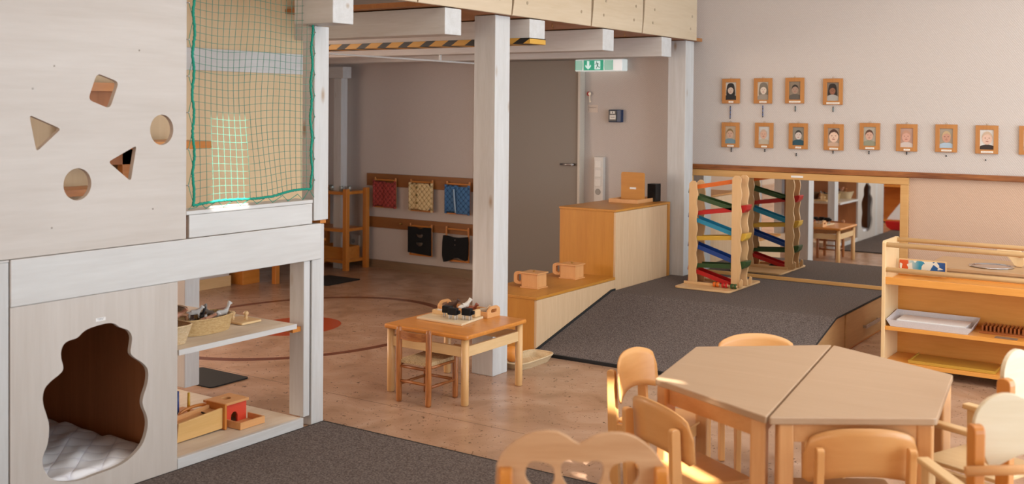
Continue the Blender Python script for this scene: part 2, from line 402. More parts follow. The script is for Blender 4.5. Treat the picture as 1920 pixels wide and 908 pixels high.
struct('baseboard_back', B(-7.6, -5.75, 8.135, YB, 0, .075), wood('grey_brown_skirting', '#8C7258', '#7A6149', 'X', .5))
# rail along the back wall
struct('trim_1', B(-3.72, XR, 8.13, YB, 1.120, 1.160), RAILW(), None, .004)
# door
d = obj('door_1', B(-5.70, -4.765, 8.11, 8.165, .005, 2.03), plain('grey_door_laminate', '#8E857C', .55)); d['kind'] = 'structure'
obj('door_frame', MB().box(-4.757, -4.732, 8.085, 8.168, 0, 2.075).box(-5.77, -5.71, 8.085, 8.168, 0, 2.075).box(-5.71, -4.757, 8.085, 8.168, 2.035, 2.075), plain('pale_door_frame', '#CFC6B8', .5), d, .003)
obj('door_handle', MB().cyl((-4.80, 8.11, 1.115), (-4.80, 8.065, 1.115), .011).cyl((-4.79, 8.067, 1.115), (-4.92, 8.067, 1.115), .009), METAL, d)

# ------------------------------------------------------------------ loft
XF = -3.645
loft = thing('loft_platform', 'raised timber loft on white glazed posts running to the photo wall', 'loft', (XF-.08, 5.3, 0))
for y0, y1, nm in ((5.228, 5.383, 'middle'), (7.885, 8.04, 'wall')):
    obj('post', B(XF-.155, XF, y0, y1, 0, 2.155), BEAM('Z'), loft, .004)
JO = [(3.80, 3.945), (4.68, 4.83), (5.53, 5.706), (6.45, 6.605), (7.36, 7.525)]
joists = [obj('joist', B(-7.6 if a > 4 else -3.86, -3.60, a, b, 2.005, 2.152), BEAM('X'), loft, .004) for a, b in JO]
obj('gap_backing', B(-3.66, -3.627, 4.0, 8.0, 2.186, 2.76), plain('dark_gap_backing', '#3A2413', .8), loft)  # dark backing added so the gaps between fascia boards read as shaded
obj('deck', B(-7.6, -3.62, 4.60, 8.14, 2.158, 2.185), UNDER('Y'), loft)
fas = [((3.2, 4.430), (3.2, 4.435)), ((4.446, 5.320), (4.475, 5.355)), ((5.338, 6.272), (5.395, 6.300)), ((6.294, 7.020), (6.340, 7.060)), ((7.040, 7.985), (7.095, 7.985))]
for (a, b), (a2, b2) in fas:
    L = [(a+(a2-a)*(t**.7)+.006*math.sin(t*5), 2.158+.62*t) for t in [i/10 for i in range(11)]]
    Rr = [(b+(b2-b)*(t**.7)+(.006*math.sin(t*5+1) if b < 7.9 else 0), 2.158+.62*t) for t in [i/10 for i in range(11)]]
    if a < 3.3: L = [(a, 2.158), (a, 2.778)]
    fb = obj('fascia_board', MB().prism(L+Rr[::-1], -3.625, -3.598, 'YZ'), FASC('Y'), loft, .003)
    for y in (a+.16, b-.12):
        for z in (2.245, 2.345): obj('bolt', MB().cyl((-3.598, y+.03*(z > 2.3), z), (-3.5965, y+.03*(z > 2.3), z), .0105, n=14), plain('countersunk_bolt', '#B3A188', .4, .5), fb)
HAZ, nt, b = newmat('hazard_stripes')
tc = nd(nt, 'ShaderNodeTexCoord'); sep = nd(nt, 'ShaderNodeSeparateXYZ'); nt.links.new(tc.outputs['Object'], sep.inputs[0])
m1 = nd(nt, 'ShaderNodeMath', operation='MULTIPLY_ADD'); m1.inputs[1].default_value = 1/.185
m2 = nd(nt, 'ShaderNodeMath', operation='MULTIPLY'); m2.inputs[1].default_value = -9
nt.links.new(sep.outputs[2], m2.inputs[0]); nt.links.new(sep.outputs[0], m1.inputs[0]); nt.links.new(m2.outputs[0], m1.inputs[2])
fr = nd(nt, 'ShaderNodeMath', operation='FRACT'); nt.links.new(m1.outputs[0], fr.inputs[0])
gt = nd(nt, 'ShaderNodeMath', operation='GREATER_THAN'); gt.inputs[1].default_value = .42; nt.links.new(fr.outputs[0], gt.inputs[0])
nt.links.new(ramp(nt, gt.outputs[0], [(0, c('#14110F')), (1, c('#C9983C'))]), b.inputs['Base Color']); b.inputs['Roughness'].default_value = .4
t_ = obj('hazard_tape', MB().box(-7.6, -3.597, 5.526, 5.529, 2.003, 2.036).box(-7.6, -3.597, 5.526, 5.71, 2.001, 2.0035).box(-3.599, -3.596, 5.526, 5.708, 2.003, 2.036), HAZ, joists[2])
t_['label'] = 'black and yellow hazard tape'
for y, z in ((5.95, 2.157), (6.95, 2.157)):
    obj('screw_hook', MB().tube([(-3.70, y, z), (-3.70, y, z-.02), (-3.70, y+.01, z-.032), (-3.70, y+.02, z-.022)], .002), BRASS, loft)
obj('cross_beam', B(-8.38, -7.28, 7.83, 7.95, 1.885, 1.999), BEAM('X'), loft, .004)
obj('rear_post', B(-7.42, -7.32, 7.85, 7.94, 0, 1.885), BEAM('Z'), loft, .004)

cr = thing('curtain_rail', 'long thin white curtain rail hanging below the loft joists', 'curtain rail', (-5.06, 5.6, 1.95))
obj('rail', B(-5.075, -5.045, 4.2, 6.99, 1.952, 1.964), WHITE, cr, .002)
for y in (4.75, 6.52): obj('bracket', B(-5.066, -5.054, y-.01, y+.01, 1.964, 2.005), WHITE, cr)

# ------------------------------------------------------------------ playhouse on the left
X0 = -3.81
ph = thing('playhouse', 'white-washed plywood two-storey playhouse with cutouts and open shelf bay', 'playhouse', (-4.2, 2.9, 0))
bear = [(2.651,.705),(2.706,.709),(2.743,.703),(2.769,.679),(2.808,.666),(2.829,.636),(2.826,.603),(2.818,.566),(2.834,.545),(2.887,.508),(2.911,.474),(2.906,.418),(2.882,.366),(2.879,.333),(2.904,.282),(2.909,.235),(2.888,.172),(2.848,.137),(2.796,.111),(2.732,.101),(2.657,.1),(2.584,.093),(2.49,.115),(2.445,.149),(2.42,.198),(2.422,.239),(2.444,.274),(2.451,.346),(2.44,.39),(2.42,.447),(2.426,.497),(2.456,.522),(2.501,.544),(2.513,.563),(2.497,.613),(2.506,.653),(2.532,.668),(2.572,.669),(2.603,.696)]
lowp = plate('lower_panel', [(2.289, 0.0), (3.06, 0.0), (3.06, .833), (2.289, .833)], [smooth_poly(bear, 2)], X0-.02, X0, 'YZ', PLY('Z'), ph, .0025)
stk = obj('sticker', B(X0+.0003, X0+.001, 2.655, 2.70, .722, .736), PAPER, lowp); stk['label'] = 'small white printed sticker'
obj('sticker_print', MB().box(X0+.001, X0+.0013, 2.662, 2.692, .7315, .7335).box(X0+.001, X0+.0013, 2.666, 2.688, .7265, .7282), plain('grey_print', '#8C8C90', .7), lowp)
obj('corner_post', B(X0-.10, X0-.002, 2.19, 2.285, 0, 1.006), BEAM('Z'), ph, .004)
obj('front_beam', B(X0-.04, X0+.004, 2.289, 3.942, .834, 1.014), PLYW('Y'), ph, .004)
obj('end_post', B(X0-.10, X0-.002, 1.90, 1.96, 0, 1.006), BEAM('Z'), ph, .004)
obj('end_panel', B(X0-.022, X0-.004, 1.96, 2.19, 0, 1.006), PLY('Z'), ph)
obj('corner_cap', B(X0-.10, X0, 1.90, 2.285, 1.006, 1.014), PLYW('Y'), ph, .002)
rr = lambda pts, r: rpoly(pts, r, 5)
holes = [rr([(2.659,1.728),(2.762,1.695),(2.719,1.585),(2.619,1.621)], .022), rr([(2.366,1.560),(2.500,1.505),(2.396,1.418)], .016), circ(2.975,1.496,.060,.065), rr([(2.712,1.368),(2.848,1.432),(2.820,1.283)], .016), circ(2.572,1.284,.062,.064)]
upp = plate('upper_panel', [(1.90, 1.017), (3.105, 1.017), (3.105, 2.6), (1.90, 2.6)], holes, X0-.022, X0, 'YZ', PLY('Y'), ph, .0025)
sc_ = MB()
for y, z in ((2.93,1.16),(2.47,1.75),(2.46,1.12),(2.86,1.83),(2.38,1.66)): sc_.cyl((X0, y, z), (X0+.0008, y, z), .004, n=10)
obj('screw', sc_, plain('screw_head', '#8A7D70', .4, .5), upp)
obj('rail_board', B(X0-.02, X0, 3.122, 3.882, 1.017, 1.118), PLYW('Y'), ph, .003)
obj('sill', B(X0-.12, X0+.001, 3.106, 3.885, 1.119, 1.137), PLYW('Y'), ph, .003)
obj('stud', B(X0-.10, X0-.024, 3.07, 3.15, 1.017, 1.118), HONEY('Z'), ph)
obj('upper_post', B(X0-.085, X0, 3.893, 3.995, 1.030, 2.004), BEAM('Z'), ph, .004)
obj('lower_post', B(X0-.085, X0-.003, 3.885, 3.970, 0, 1.010), BEAM('Z'), ph, .004)
obj('spacer_block', B(X0-.08, X0-.012, 3.95, 3.99, 1.012, 1.030), HONEY('Z'), ph)
obj('inner_post', B(-3.915, -3.816, 3.832, 3.874, .056, .833), BEAM('Z'), ph, .003)
for y in (3.06, 3.852): obj('rear_post', B(-4.835, -4.735, y, y+.10, .056, .98), BEAM('Z'), ph, .003)
WORN = lambda a='Y': wood('worn_shelf_board', '#DACDBC', '#CAB69E', a, .5, .8)
obj('shelf_base', B(-4.835, -3.833, 3.062, 3.826, 0, .054), WORN('Y'), ph, .002)
obj('base_trim', B(-3.832, -3.808, 3.062, 3.826, 0, .056), BEAM('Y'), ph, .003)
ms = obj('middle_shelf', B(-4.73, -3.812, 3.066, 3.776, .509, .532), WORN('Y'), ph, .002)
obj('shelf_edge', B(-3.812, -3.807, 3.066, 3.776, .5085, .5325), PLYW('Y'), ms)
obj('shelf_cleat', B(-3.90, -3.835, 3.776, 3.831, .484, .508), HONEY('X'), ph)
obj('partition', B(-4.83, -3.832, 3.032, 3.058, 0, .98), DARKBD('Z'), ph)
obj('rear_board', B(-4.85, -4.832, 2.2, 3.058, 0, .98), DARKBD('Z'), ph)
obj('side_board', B(-4.83, -3.912, 2.19, 2.21, 0, .98), DARKBD('Z'), ph)
obj('chamber_floor', B(-4.83, -3.832, 2.21, 3.03, .0, .02), DARKBD('Y'), ph)
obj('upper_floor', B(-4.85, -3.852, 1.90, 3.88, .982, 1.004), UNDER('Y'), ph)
obj('upper_rear_wall', B(-4.775, -4.75, 1.90, 4.79, 1.005, 2.6), CREAM('Z'), ph)
obj('wall_batten', B(-4.75, -4.735, 1.90, 4.765, 1.796, 1.919), PLYW('Y'), ph, .002)
obj('interior_board', B(-4.70, -4.66, 3.10, 3.50, 1.30, 1.668), DARKBD('Z'), ph)
obj('interior_rail', B(-4.72, -4.62, 2.60, 3.52, 1.668, 1.71), HONEY('Y'), ph)
obj('interior_step', MB().box(-4.72, -4.50, 2.95, 3.24, 1.17, 1.20).box(-4.72, -4.50, 2.95, 3.42, 1.09, 1.12), HONEY('Y'), ph)
obj('interior_bench', MB().box(-4.72, -4.40, 3.38, 3.75, 1.38, 1.42).box(-4.70, -4.66, 3.40, 3.73, 1.005, 1.38).box(-4.45, -4.41, 3.40, 3.44, 1.005, 1.38), HONEY('Y'), ph)

# mattress
def mattress():
    mb = MB(); nx, ny = 44, 44; x0, x1, y0, y1 = -4.80, -3.845, 2.222, 3.022
    def h(x, y):
        e = min(x-x0, x1-x, y-y0, y1-y); rd = max(0, 1-e/.035)
        return .108-.04*rd*rd+.007*math.sin(x*38+3*math.sin(y*9))*abs(math.sin(y*20+x*10))+.005*math.sin(y*26+x*17)
    vs = []; 
    for i in range(nx+1):
        for j in range(ny+1):
            x = x0+(x1-x0)*i/nx; y = y0+(y1-y0)*j/ny; vs.append((x, y, h(x, y)))
    o = len(vs); fs = [(i*(ny+1)+j, (i+1)*(ny+1)+j, (i+1)*(ny+1)+j+1, i*(ny+1)+j+1) for i in range(nx) for j in range(ny)]
    mb.add(vs, fs, True)
    edge = [i*(ny+1) for i in range(nx+1)]+[nx*(ny+1)+j for j in range(1, ny+1)]+[i*(ny+1)+ny for i in range(nx-1, -1, -1)]+[j for j in range(ny-1, 0, -1)]
    n = len(edge); ev = [vs[k] for k in edge]+[(vs[k][0], vs[k][1], .021) for k in edge]
    mb.add(ev, [(i, (i+1) % n, n+(i+1) % n, n+i) for i in range(n)]+[tuple(range(n, 2*n))], False)
    return mb
tag(obj('mattress', mattress(), quiltmat('white_quilted_cotton', '#F6F6FA', '#E6E6EE', 'XY', 7, .55)), 'white quilted mattress lying inside the wavy opening of the playhouse', 'mattress')

# safety net
net = thing('safety_net', 'green safety net with thick green border rope over the playhouse window', 'net', (-3.80, 3.5, 1.15))
ya, yb, za, zb = 3.132, 3.858, 1.160, 2.135
def npt(u, v):    # u along y, v along z
    y = ya+(yb-ya)*u; z = za+(zb-za)*v
    y += .010*math.sin(v*7+u*3)*math.sin(math.pi*u)+.03*(1-v)**3*math.sin(math.pi*u)*.4
    z += -.012*math.sin(math.pi*u)*v+.007*math.sin(u*9+v*4)+(.03*u*(1-v)**4)
    x = -3.797-.012*math.sin(math.pi*u)*math.sin(math.pi*v)+.003*math.sin(13*u+9*v)
    return (x, y, z)
g = MB(); NU, NV = 21, 28
for i in range(1, NU): g.tube([npt(i/NU, j/NV) for j in range(NV+1)], .0013, 4)
for j in range(1, NV): g.tube([npt(i/NU, j/NV) for i in range(NU+1)], .0013, 4)
for i in range(1, NU):
    for j in range(1, NV):
        x, y, z = npt(i/NU, j/NV); g.ell((x, y, z), .0022, .0022, .0022, 5, 3)
obj('netting', g, NETC, net, fixn=False)
bp = [npt(0, j/60) for j in range(61)]+[npt(i/44, 1) for i in range(1, 45)]+[npt(1, 1-j/60) for j in range(1, 61)]+[npt(1-i/44, 0) for i in range(1, 44)]
bp2 = []
for k in range(len(bp)):
    p = Vector(bp[k]); q = Vector(bp[(k+1) % len(bp)])
    for s_ in range(3):
        w_ = p.lerp(q, s_/3); bp2.append((w_.x+random.uniform(-.0012, .0012), w_.y+random.uniform(-.0018, .0018)+.005*math.sin(len(bp2)*.19), w_.z+random.uniform(-.0018, .0018)))
obj('border_rope', MB().tube(bp2, .0062, 6, True), GREEN, net, fixn=False)
pl1 = [];
for k in range(9): z = 1.19+k*.105; pl1 += [(-3.80, 3.862, z), (-3.804, 3.888, z+.045)]
obj('lacing_cord', MB().tube(pl1, .0018, 5), GREEN, net)
pl1 = []
for k in range(6): z = 1.18+k*.16; pl1 += [(-3.797, 3.130, z), (-3.806, 3.113, z+.07)]
obj('lacing_cord', MB().tube(pl1, .0016, 5), GREEN, net)
pl1 = [(-3.80, 3.14, 1.17), (-3.803, 3.112, 1.145), (-3.80, 3.155, 1.152)]
for k in range(7): y = 3.17+k*.1; pl1 += [(-3.80, y, 1.172), (-3.805, y+.04, 1.142)]
pl1 += [(-3.80, 3.85, 1.19), (-3.803, 3.885, 1.15)]
obj('lacing_cord', MB().tube(pl1, .0018, 5), GREEN, net)
for k in range(9): obj('hook', MB().cyl((-3.809, 3.888, 1.235+k*.105), (-3.800, 3.888, 1.235+k*.105), .0025, n=8), METAL, net)
for k in range(6): obj('hook', MB().cyl((-3.809, 3.1035, 1.25+k*.16), (-3.800, 3.113, 1.25+k*.16), .0022, n=8), METAL, net)

# ------------------------------------------------------------------ rugs
rug = thing('rug', 'large grey-brown carpet on the floor in front of the playhouse', 'rug', (-2.8, 1.8, 0))
obj('pile', B(-3.80, -1.9, -.6, 3.958, .001, .010), CARP, rug)
obj('binding', MB().box(-3.803, -1.897, 3.958, 3.966, 0, .011).box(-3.806, -3.80, -.6, 3.966, 0, .011), CARPE, rug)
tag(obj('doormat', MB().prism(rrect(-5.20, -4.78, 4.07, 4.36, .03), .001, .008), plain('black_rubber', '#141211', .85, bump=.4)), 'small black mat on the floor seen behind the playhouse shelf bay', 'mat')
tag(obj('doormat', MB().prism(rrect(-7.10, -6.70, 7.02, 7.46, .02), .001, .008), plain('black_rubber', '#141211', .85, bump=.4)), 'black mat on the floor under the shelf against the far left wall', 'mat')

# ------------------------------------------------------------------ small animals (skinned figures)
def skin(name, verts, edges, radii, mat, parent=None, sub=1, M=None):
    me = bpy.data.meshes.new(name); off = org(parent) if parent else Vector((0, 0, 0))
    vs = [Vector(v) for v in verts]
    if M: vs = [M @ v for v in vs]
    me.from_pydata([tuple(v-off) for v in vs], edges, []); me.materials.append(mat)
    o = bpy.data.objects.new(name, me); COL.objects.link(o)
    if parent: o.parent = parent
    md = o.modifiers.new('skin', 'SKIN'); md.use_smooth_shade = True
    sl = me.skin_vertices[0].data if me.skin_vertices else None
    if sl is None:
        bpy.context.view_layer.objects.active = o
    return o, sl
def skinfig(name, verts, edges, radii, mat, M, sub=1):
    # evaluate skin + subdivision once and bake to a mesh
    import bmesh
    me = bpy.data.meshes.new('tmp'); bm = bmesh.new(); lay = bm.verts.layers.skin.verify()
    bv = []
    for v, r in zip(verts, radii):
        q = bm.verts.new(v); q[lay].radius = (r, r); bv.append(q)
    bv[0][lay].use_root = True
    for a, b in edges: bm.edges.new((bv[a], bv[b]))
    bm.to_mesh(me); bm.free()
    o = bpy.data.objects.new('tmp', me); COL.objects.link(o)
    md = o.modifiers.new('s', 'SKIN'); md.use_smooth_shade = True
    md = o.modifiers.new('u', 'SUBSURF'); md.levels = sub; md.render_levels = sub
    dg = bpy.context.evaluated_depsgraph_get(); m2 = bpy.data.meshes.new_from_object(o.evaluated_get(dg)); bpy.data.objects.remove(o)
    m2.transform(M); m2.name = name; m2.materials.clear(); m2.materials.append(mat)
    r = bpy.data.objects.new(name, m2); COL.objects.link(r); return r
def animal(name, label, mat, loc, rz, s=1.0, tilt=0, horns=False, long_neck=False, group=None):
    nk = .035 if not long_neck else .055
    V = [(0,0,.04),(.028,0,.043),(-.028,0,.042),(.042,0,.06),(.05,0,.04+nk),(.068,0,.03+nk),(.03,.011,.025),(.031,.012,0),(.03,-.011,.025),(.031,-.012,0),(-.03,.011,.026),(-.026,.012,0),(-.03,-.011,.026),(-.026,-.012,0),(-.045,0,.03),(.046,.007,.055+nk),(.046,-.007,.055+nk)]
    Rr = [.015,.014,.014,.009,.009,.0055,.005,.0035,.005,.0035,.006,.0035,.006,.0035,.0025,.002,.002]
    Ed = [(0,1),(0,2),(1,3),(3,4),(4,5),(1,6),(6,7),(1,8),(8,9),(2,10),(10,11),(2,12),(12,13),(2,14),(4,15),(4,16)]
    if not horns: V[15] = (.046,.008,.047+nk); V[16] = (.046,-.008,.047+nk)
    M = Matrix.Rotation(rz, 4, 'Z') @ Matrix.Rotation(tilt, 4, 'X') @ Matrix.Scale(s, 4)
    o = skinfig(name, V, Ed, Rr, mat, M); o.location = loc
    return tag(o, label, 'toy animal', group)

# baskets on the middle shelf
def basket(name, label, mat, cx, cy, z0, rx, ry, h, flare=1.18, rim=.006, sq=2.0, n=36):
    t = thing(name, label, 'basket', (cx, cy, z0))
    def ringp(k, zz, inset=0):
        out = []
        for i in range(n):
            a = 2*math.pi*i/n; ca, sa = math.cos(a), math.sin(a)
            rx_ = (rx*k-inset); ry_ = (ry*k-inset)
            x = rx_*abs(ca)**(2/sq)*(1 if ca > 0 else -1); y = ry_*abs(sa)**(2/sq)*(1 if sa > 0 else -1)
            out.append((cx+x, cy+y, zz))
        return out
    rings = [ringp(1, z0+.001), ringp(1+(flare-1)*.5, z0+h*.5), ringp(flare, z0+h), ringp(flare, z0+h, .006), ringp(1, z0+.008, .006)]
    mb = MB(); vs = sum(rings, []); L = len(rings)
    mb.add(vs, [(k*n+i, k*n+(i+1) % n, (k+1)*n+(i+1) % n, (k+1)*n+i) for k in range(L-1) for i in range(n)], False)
    mb.add(rings[0], [tuple(range(n))[::-1]]); mb.add(rings[-1], [tuple(range(n))])
    obj('basket_body', mb, mat, t)
    obj('rim', MB().tube([(x, y, z+.001) for x, y, z in ringp(flare, z0+h, .003)], rim, 6, True), mat, t)
    return t
Z1 = .533
basket('wicker_basket', 'oval straw basket full of toy animals on the playhouse shelf', WICK, -4.045, 3.385, Z1, .095, .145, .072, 1.12, .005, 2.3)
basket('wicker_basket', 'pale white wicker basket beside the panel at the shelf front edge', WICKW, -3.965, 3.125, Z1, .085, .062, .085, 1.35, .005, 3)
basket('wicker_basket', 'dark brown wicker basket at the back of the playhouse shelf', WICKB, -4.33, 3.36, Z1, .11, .12, .07, 1.15, .006, 2.2)
CW = plain('pale_toy', '#C9C3BC', .6); CT = plain('tan_toy', '#A9744F', .6); CB = plain('black_toy', '#1E1B1B', .6); CP = plain('pinkish_brown_toy', '#B98468', .6); CG = plain('grey_toy', '#9C948C', .6); CO = plain('orange_brown_toy', '#B77A46', .6)
zz = Z1+.045
zq = Z1+.040
obj_list = [
 ('toy_sheep', 'pale upright toy sheep at the right end of the oval basket', CW, (-4.03, 3.49, zq), 1.2, .85, 0, False, True),
 ('toy_goat', 'whitish toy goat in the middle of the oval basket', CW, (-4.01, 3.435, zq), .3, .75, .5, True, False),
 ('toy_cow', 'black toy cow at the back of the oval basket', CB, (-4.09, 3.42, zq), 2.2, .75, .2, False, False),
 ('toy_deer', 'pinkish brown toy deer on its side in the oval basket', CP, (-4.00, 3.345, zq+.012), 1.9, .8, 1.0, True, False),
 ('toy_zebra', 'white and grey toy animal on top of the heap in the oval basket', CW, (-4.07, 3.36, zq+.025), 1.0, .75, .3, False, False),
 ('toy_horse', 'grey toy horse behind the pale sheep in the oval basket', CG, (-4.09, 3.48, zq), 3.6, .7, .4, False, True),
 ('toy_donkey', 'grey toy animal at the front of the oval basket beside the goat', CG, (-3.985, 3.40, zq-.005), 5.1, .7, .3, False, False),
 ('toy_ox', 'dark brown toy animal under the pinkish deer', plain('dark_brown_toy', '#4A2F22', .6), (-4.04, 3.32, zq-.01), 3.0, .8, .6, True, False),
 ('toy_lion', 'orange-brown toy animal low in the white wicker basket nearest the panel', CO, (-3.975, 3.115, zq+.02), .8, .85, .3, False, False),
 ('toy_bull', 'black and brown toy animal at the back of the white wicker basket', plain('dark_brown_toy', '#4A2F22', .6), (-4.02, 3.14, zq+.04), 2.6, .85, .7, True, False),
 ('toy_camel', 'light brown toy animal on top at the right of the white wicker basket', CP, (-4.00, 3.165, zq+.05), 1.7, .85, .9, False, True),
 ('toy_elephant', 'reddish brown toy animal at the left end of the oval basket', CT, (-4.06, 3.285, zq+.02), 4.4, .85, .4, False, False),
 ('toy_elk', 'tan toy animal lying on top between the two straw baskets', CP, (-4.04, 3.22, zq+.055), 5.6, .8, 1.2, True, False),
]
for nm, lb, mt_, loc, rz, s, ti, ho, ln in obj_list: animal(nm, lb, mt_, loc, rz, s, ti, ho, ln, 'toy animals heaped in baskets on the playhouse shelf')
kb = thing('knob_puzzle', 'thin wooden board with two turned knobs at the right of the shelf baskets', 'puzzle', (-4.06, 3.67, Z1))
obj('board', MB().prism(rrect(-4.14, -3.985, 3.585, 3.715, .012), Z1+.001, Z1+.012), PINE('Y'), kb, .002)
for y, x in ((3.615, -4.085), (3.655, -4.035)):
    obj('knob', MB().lathe([(.010,0),(.007,.008),(.011,.013),(.006,.02),(.012,.028),(.0135,.036),(.008,.043),(0,.045)], (x, y, Z1+.012), 16), PINE('Z'), kb)

# toys on the shelf base
Z2 = .056
lb = thing('coin_track_box', 'long light beech box with tall end board on the playhouse bottom shelf', 'toy box', (-4.03, 3.33, Z2))
obj('front_board', MB().prism([(3.195, Z2+.002), (3.462, Z2+.006), (3.462, Z2+.105), (3.205, Z2+.088)], -3.992, -3.980, 'YZ'), wood('light_toy_beech', '#DDB274', '#D0A260', 'Y', .4), lb, .002)
obj('rear_board', MB().prism([(3.195, Z2+.002), (3.462, Z2+.006), (3.462, Z2+.105), (3.205, Z2+.088)], -4.085, -4.073, 'YZ'), BEECH('Y'), lb, .002)
obj('top_board', MB().prism([(3.205, Z2+.060), (3.462, Z2+.082), (3.462, Z2+.088), (3.205, Z2+.066)], -4.073, -3.992, 'YZ'), BEECH('Y'), lb)
obj('coin_hole', MB().cyl((-4.03, 3.395, Z2+.083), (-4.03, 3.397, Z2+.086), .019), plain('dark_hole', '#1C120B', .9), lb)
obj('end_board', B(-4.10, -3.965, 3.463, 3.476, Z2, Z2+.122), HONEY('Z'), lb, .003)
rb = thing('imbucare_box', 'red-fronted wooden box with arched opening and a round hole in its lid', 'toy box', (-4.05, 3.56, Z2))
RF = plain('coral_red_paint', '#D8452A', .45)
plate('front_panel', [(3.500, Z2+.002), (3.645, Z2+.002), (3.645, Z2+.098), (3.500, Z2+.098)], [[(3.548, Z2+.004), (3.59, Z2+.004)]+[(3.569+.021*math.cos(a), Z2+.032+.024*math.sin(a)) for a in [i*math.pi/10 for i in range(11)]]], -4.032, -4.020, 'YZ', RF, rb)
obj('carcass', MB().box(-4.142, -4.130, 3.50, 3.645, Z2, Z2+.098).box(-4.13, -4.032, 3.50, 3.512, Z2, Z2+.098).box(-4.13, -4.032, 3.633, 3.645, Z2, Z2+.098), BEECH('Z'), rb)
plate('lid', [(-4.15, 3.488), (-4.008, 3.488), (-4.008, 3.652), (-4.15, 3.652)], [circ(-4.085, 3.575, .024)], Z2+.098, Z2+.110, 'XY', BEECH('Y'), rb, .002)
obj('tray', MB().box(-4.019, -3.905, 3.505, 3.66, Z2, Z2+.006).box(-3.913, -3.905, 3.505, 3.66, Z2, Z2+.034).box(-4.019, -3.913, 3.505, 3.513, Z2, Z2+.034).box(-4.019, -3.913, 3.652, 3.66, Z2, Z2+.034), BEECH('Y'), rb, .001)
pg = thing('peg_board', 'wooden peg toy with one blue and one yellow stick behind the long box', 'peg toy', (-4.17, 3.33, Z2))
obj('block', B(-4.24, -4.11, 3.20, 3.44, Z2, Z2+.075), HONEY('Y'), pg, .004)
for y, mt_, h in ((3.335, BLU, .185), (3.40, YEL, .165)): obj('peg', MB().cyl((-4.15, y, Z2+.075), (-4.15, y, Z2+h), .0075, .0065), mt_, pg)
obj('arch', MB().tube([(-4.12, 3.36+.09*math.cos(a)+.05, Z2+.076+.026*math.sin(a)) for a in [i*math.pi/10 for i in range(11)]], .008, 8), HONEY('Y'), pg)

# ------------------------------------------------------------------ far corner
fs = thing('open_shelf', 'narrow orange-brown pine shelf standing against the far left wall', 'shelf', (-7.4, 7.8, 0))
for x, y in ((-7.185, 7.76), (-7.185, 8.05), (-7.72, 7.76), (-7.72, 8.05)): obj('leg', B(x-.026, x+.026, y, y+.045, 0, .80), ORAN('Z'), fs, .003)
for z in (.74, .375, .07): obj('shelf_board', B(-7.76, -7.21, 7.765, 8.08, z, z+.03), ORAN('X'), fs, .003)
tag(obj('storage_box', MB().box(-7.60, -7.24, 7.80, 8.04, .10, .114).box(-7.60, -7.24, 7.80, 7.812, .114, .22).box(-7.60, -7.24, 8.028, 8.04, .114, .22).box(-7.60, -7.588, 7.812, 8.028, .114, .22).box(-7.252, -7.24, 7.812, 8.028, .114, .22), ORAN('X')), 'orange-brown wooden box on the bottom board of the far pine shelf', 'box')
GLASS = plain('clear_glass', '#E8E8E0', .08, trans=.85)
for i in range(6):
    x = -7.56+i*.062; y = 7.85+.05*(i % 2)
    tag(obj('glass_jar', MB().lathe([(.022,0),(.024,.03),(.02,.042),(.021,.05),(.018,.05),(.017,.042),(.021,.03),(.019,.004),(0,.004)], (x, y, .7705), 14), GLASS), 'small glass jar, '+['leftmost', 'second', 'third', 'fourth', 'fifth', 'rightmost'][i]+' of the row on top of the far pine shelf', 'jar', 'glass jars on the far pine shelf')
wb = thing('wooden_box', 'brown wooden box with a red lid on the floor in the far corner', 'box', (-7.4, 6.7, 0))
obj('box_body', B(-7.50, -7.33, 6.60, 6.80, 0, .125), ORAN('Y'), wb, .003)
obj('lid', B(-7.505, -7.325, 6.595, 6.805, .125, .14), RED, wb, .003)
ft = thing('low_table', 'honey wooden table standing behind the loft near the far corner', 'table', (-7.4, 7.1, 0))
for x, y in ((-7.155, 6.83), (-7.155, 7.40), (-7.75, 6.83), (-7.75, 7.40)): obj('leg', B(x-.025, x+.025, y-.025, y+.025, 0, .33), HONEY('Z'), ft, .004)
obj('tabletop', B(-7.80, -7.12, 6.79, 7.44, .335, .36), HONEY('X'), ft, .004); obj('apron', MB().box(-7.74, -7.17, 6.82, 6.84, .27, .335).box(-7.165, -7.145, 6.85, 7.38, .27, .335), HONEY('X'), ft)
sk = thing('wall_socket', 'white double wall socket low on the back wall beside the pine shelf', 'socket', (-7.43, 8.16, .25))
obj('plate', B(-7.45, -7.345, 8.145, 8.169, .18, .30), WHITE, sk, .004)
obj('socket_cup', MB().lathe([(.024, 0), (.022, -.002), (.019, .004), (0, .006)], (-7.42, 8.1445, .24), 18, 'Y'), plain('grey_plastic', '#9F9A94', .4), sk)

# ------------------------------------------------------------------ dressing frames on the back wall
YW = 8.168
def ub(name, label, x0, x1, z0, z1): return tag(obj(name, B(x0, x1, 8.146, YW, z0, z1), BRN('X'), None, .003), label, 'board')
ub('hook_board', 'brown wooden hook board on the back wall, upper of the two', -7.245, -5.76, .815, .94)
ub('hook_board', 'brown wooden hook board on the back wall, lower of the two', -7.255, -5.76, .400, .507)
def cloth_pillow(mb, x0, x1, z0, z1, y, th, n=10):
    vs = []
    for s_ in (-1, 1):
        for i in range(n+1):
            for j in range(n+1):
                u, v = i/n, j/n
                b_ = th*(math.sin(math.pi*min(1, max(0, u*1)))**.35*math.sin(math.pi*v)**.35)/2
                vs.append((x0+(x1-x0)*u, y+s_*b_, z0+(z1-z0)*v))
    N = (n+1)**2
    fs = []
    for i in range(n):
        for j in range(n):
            a, b_, c2, d2 = i*(n+1)+j, (i+1)*(n+1)+j, (i+1)*(n+1)+j+1, i*(n+1)+j+1
            fs += [(a, b_, c2, d2), (N+d2, N+c2, N+b_, N+a)]
    mb.add(vs, fs, True)
    return mb
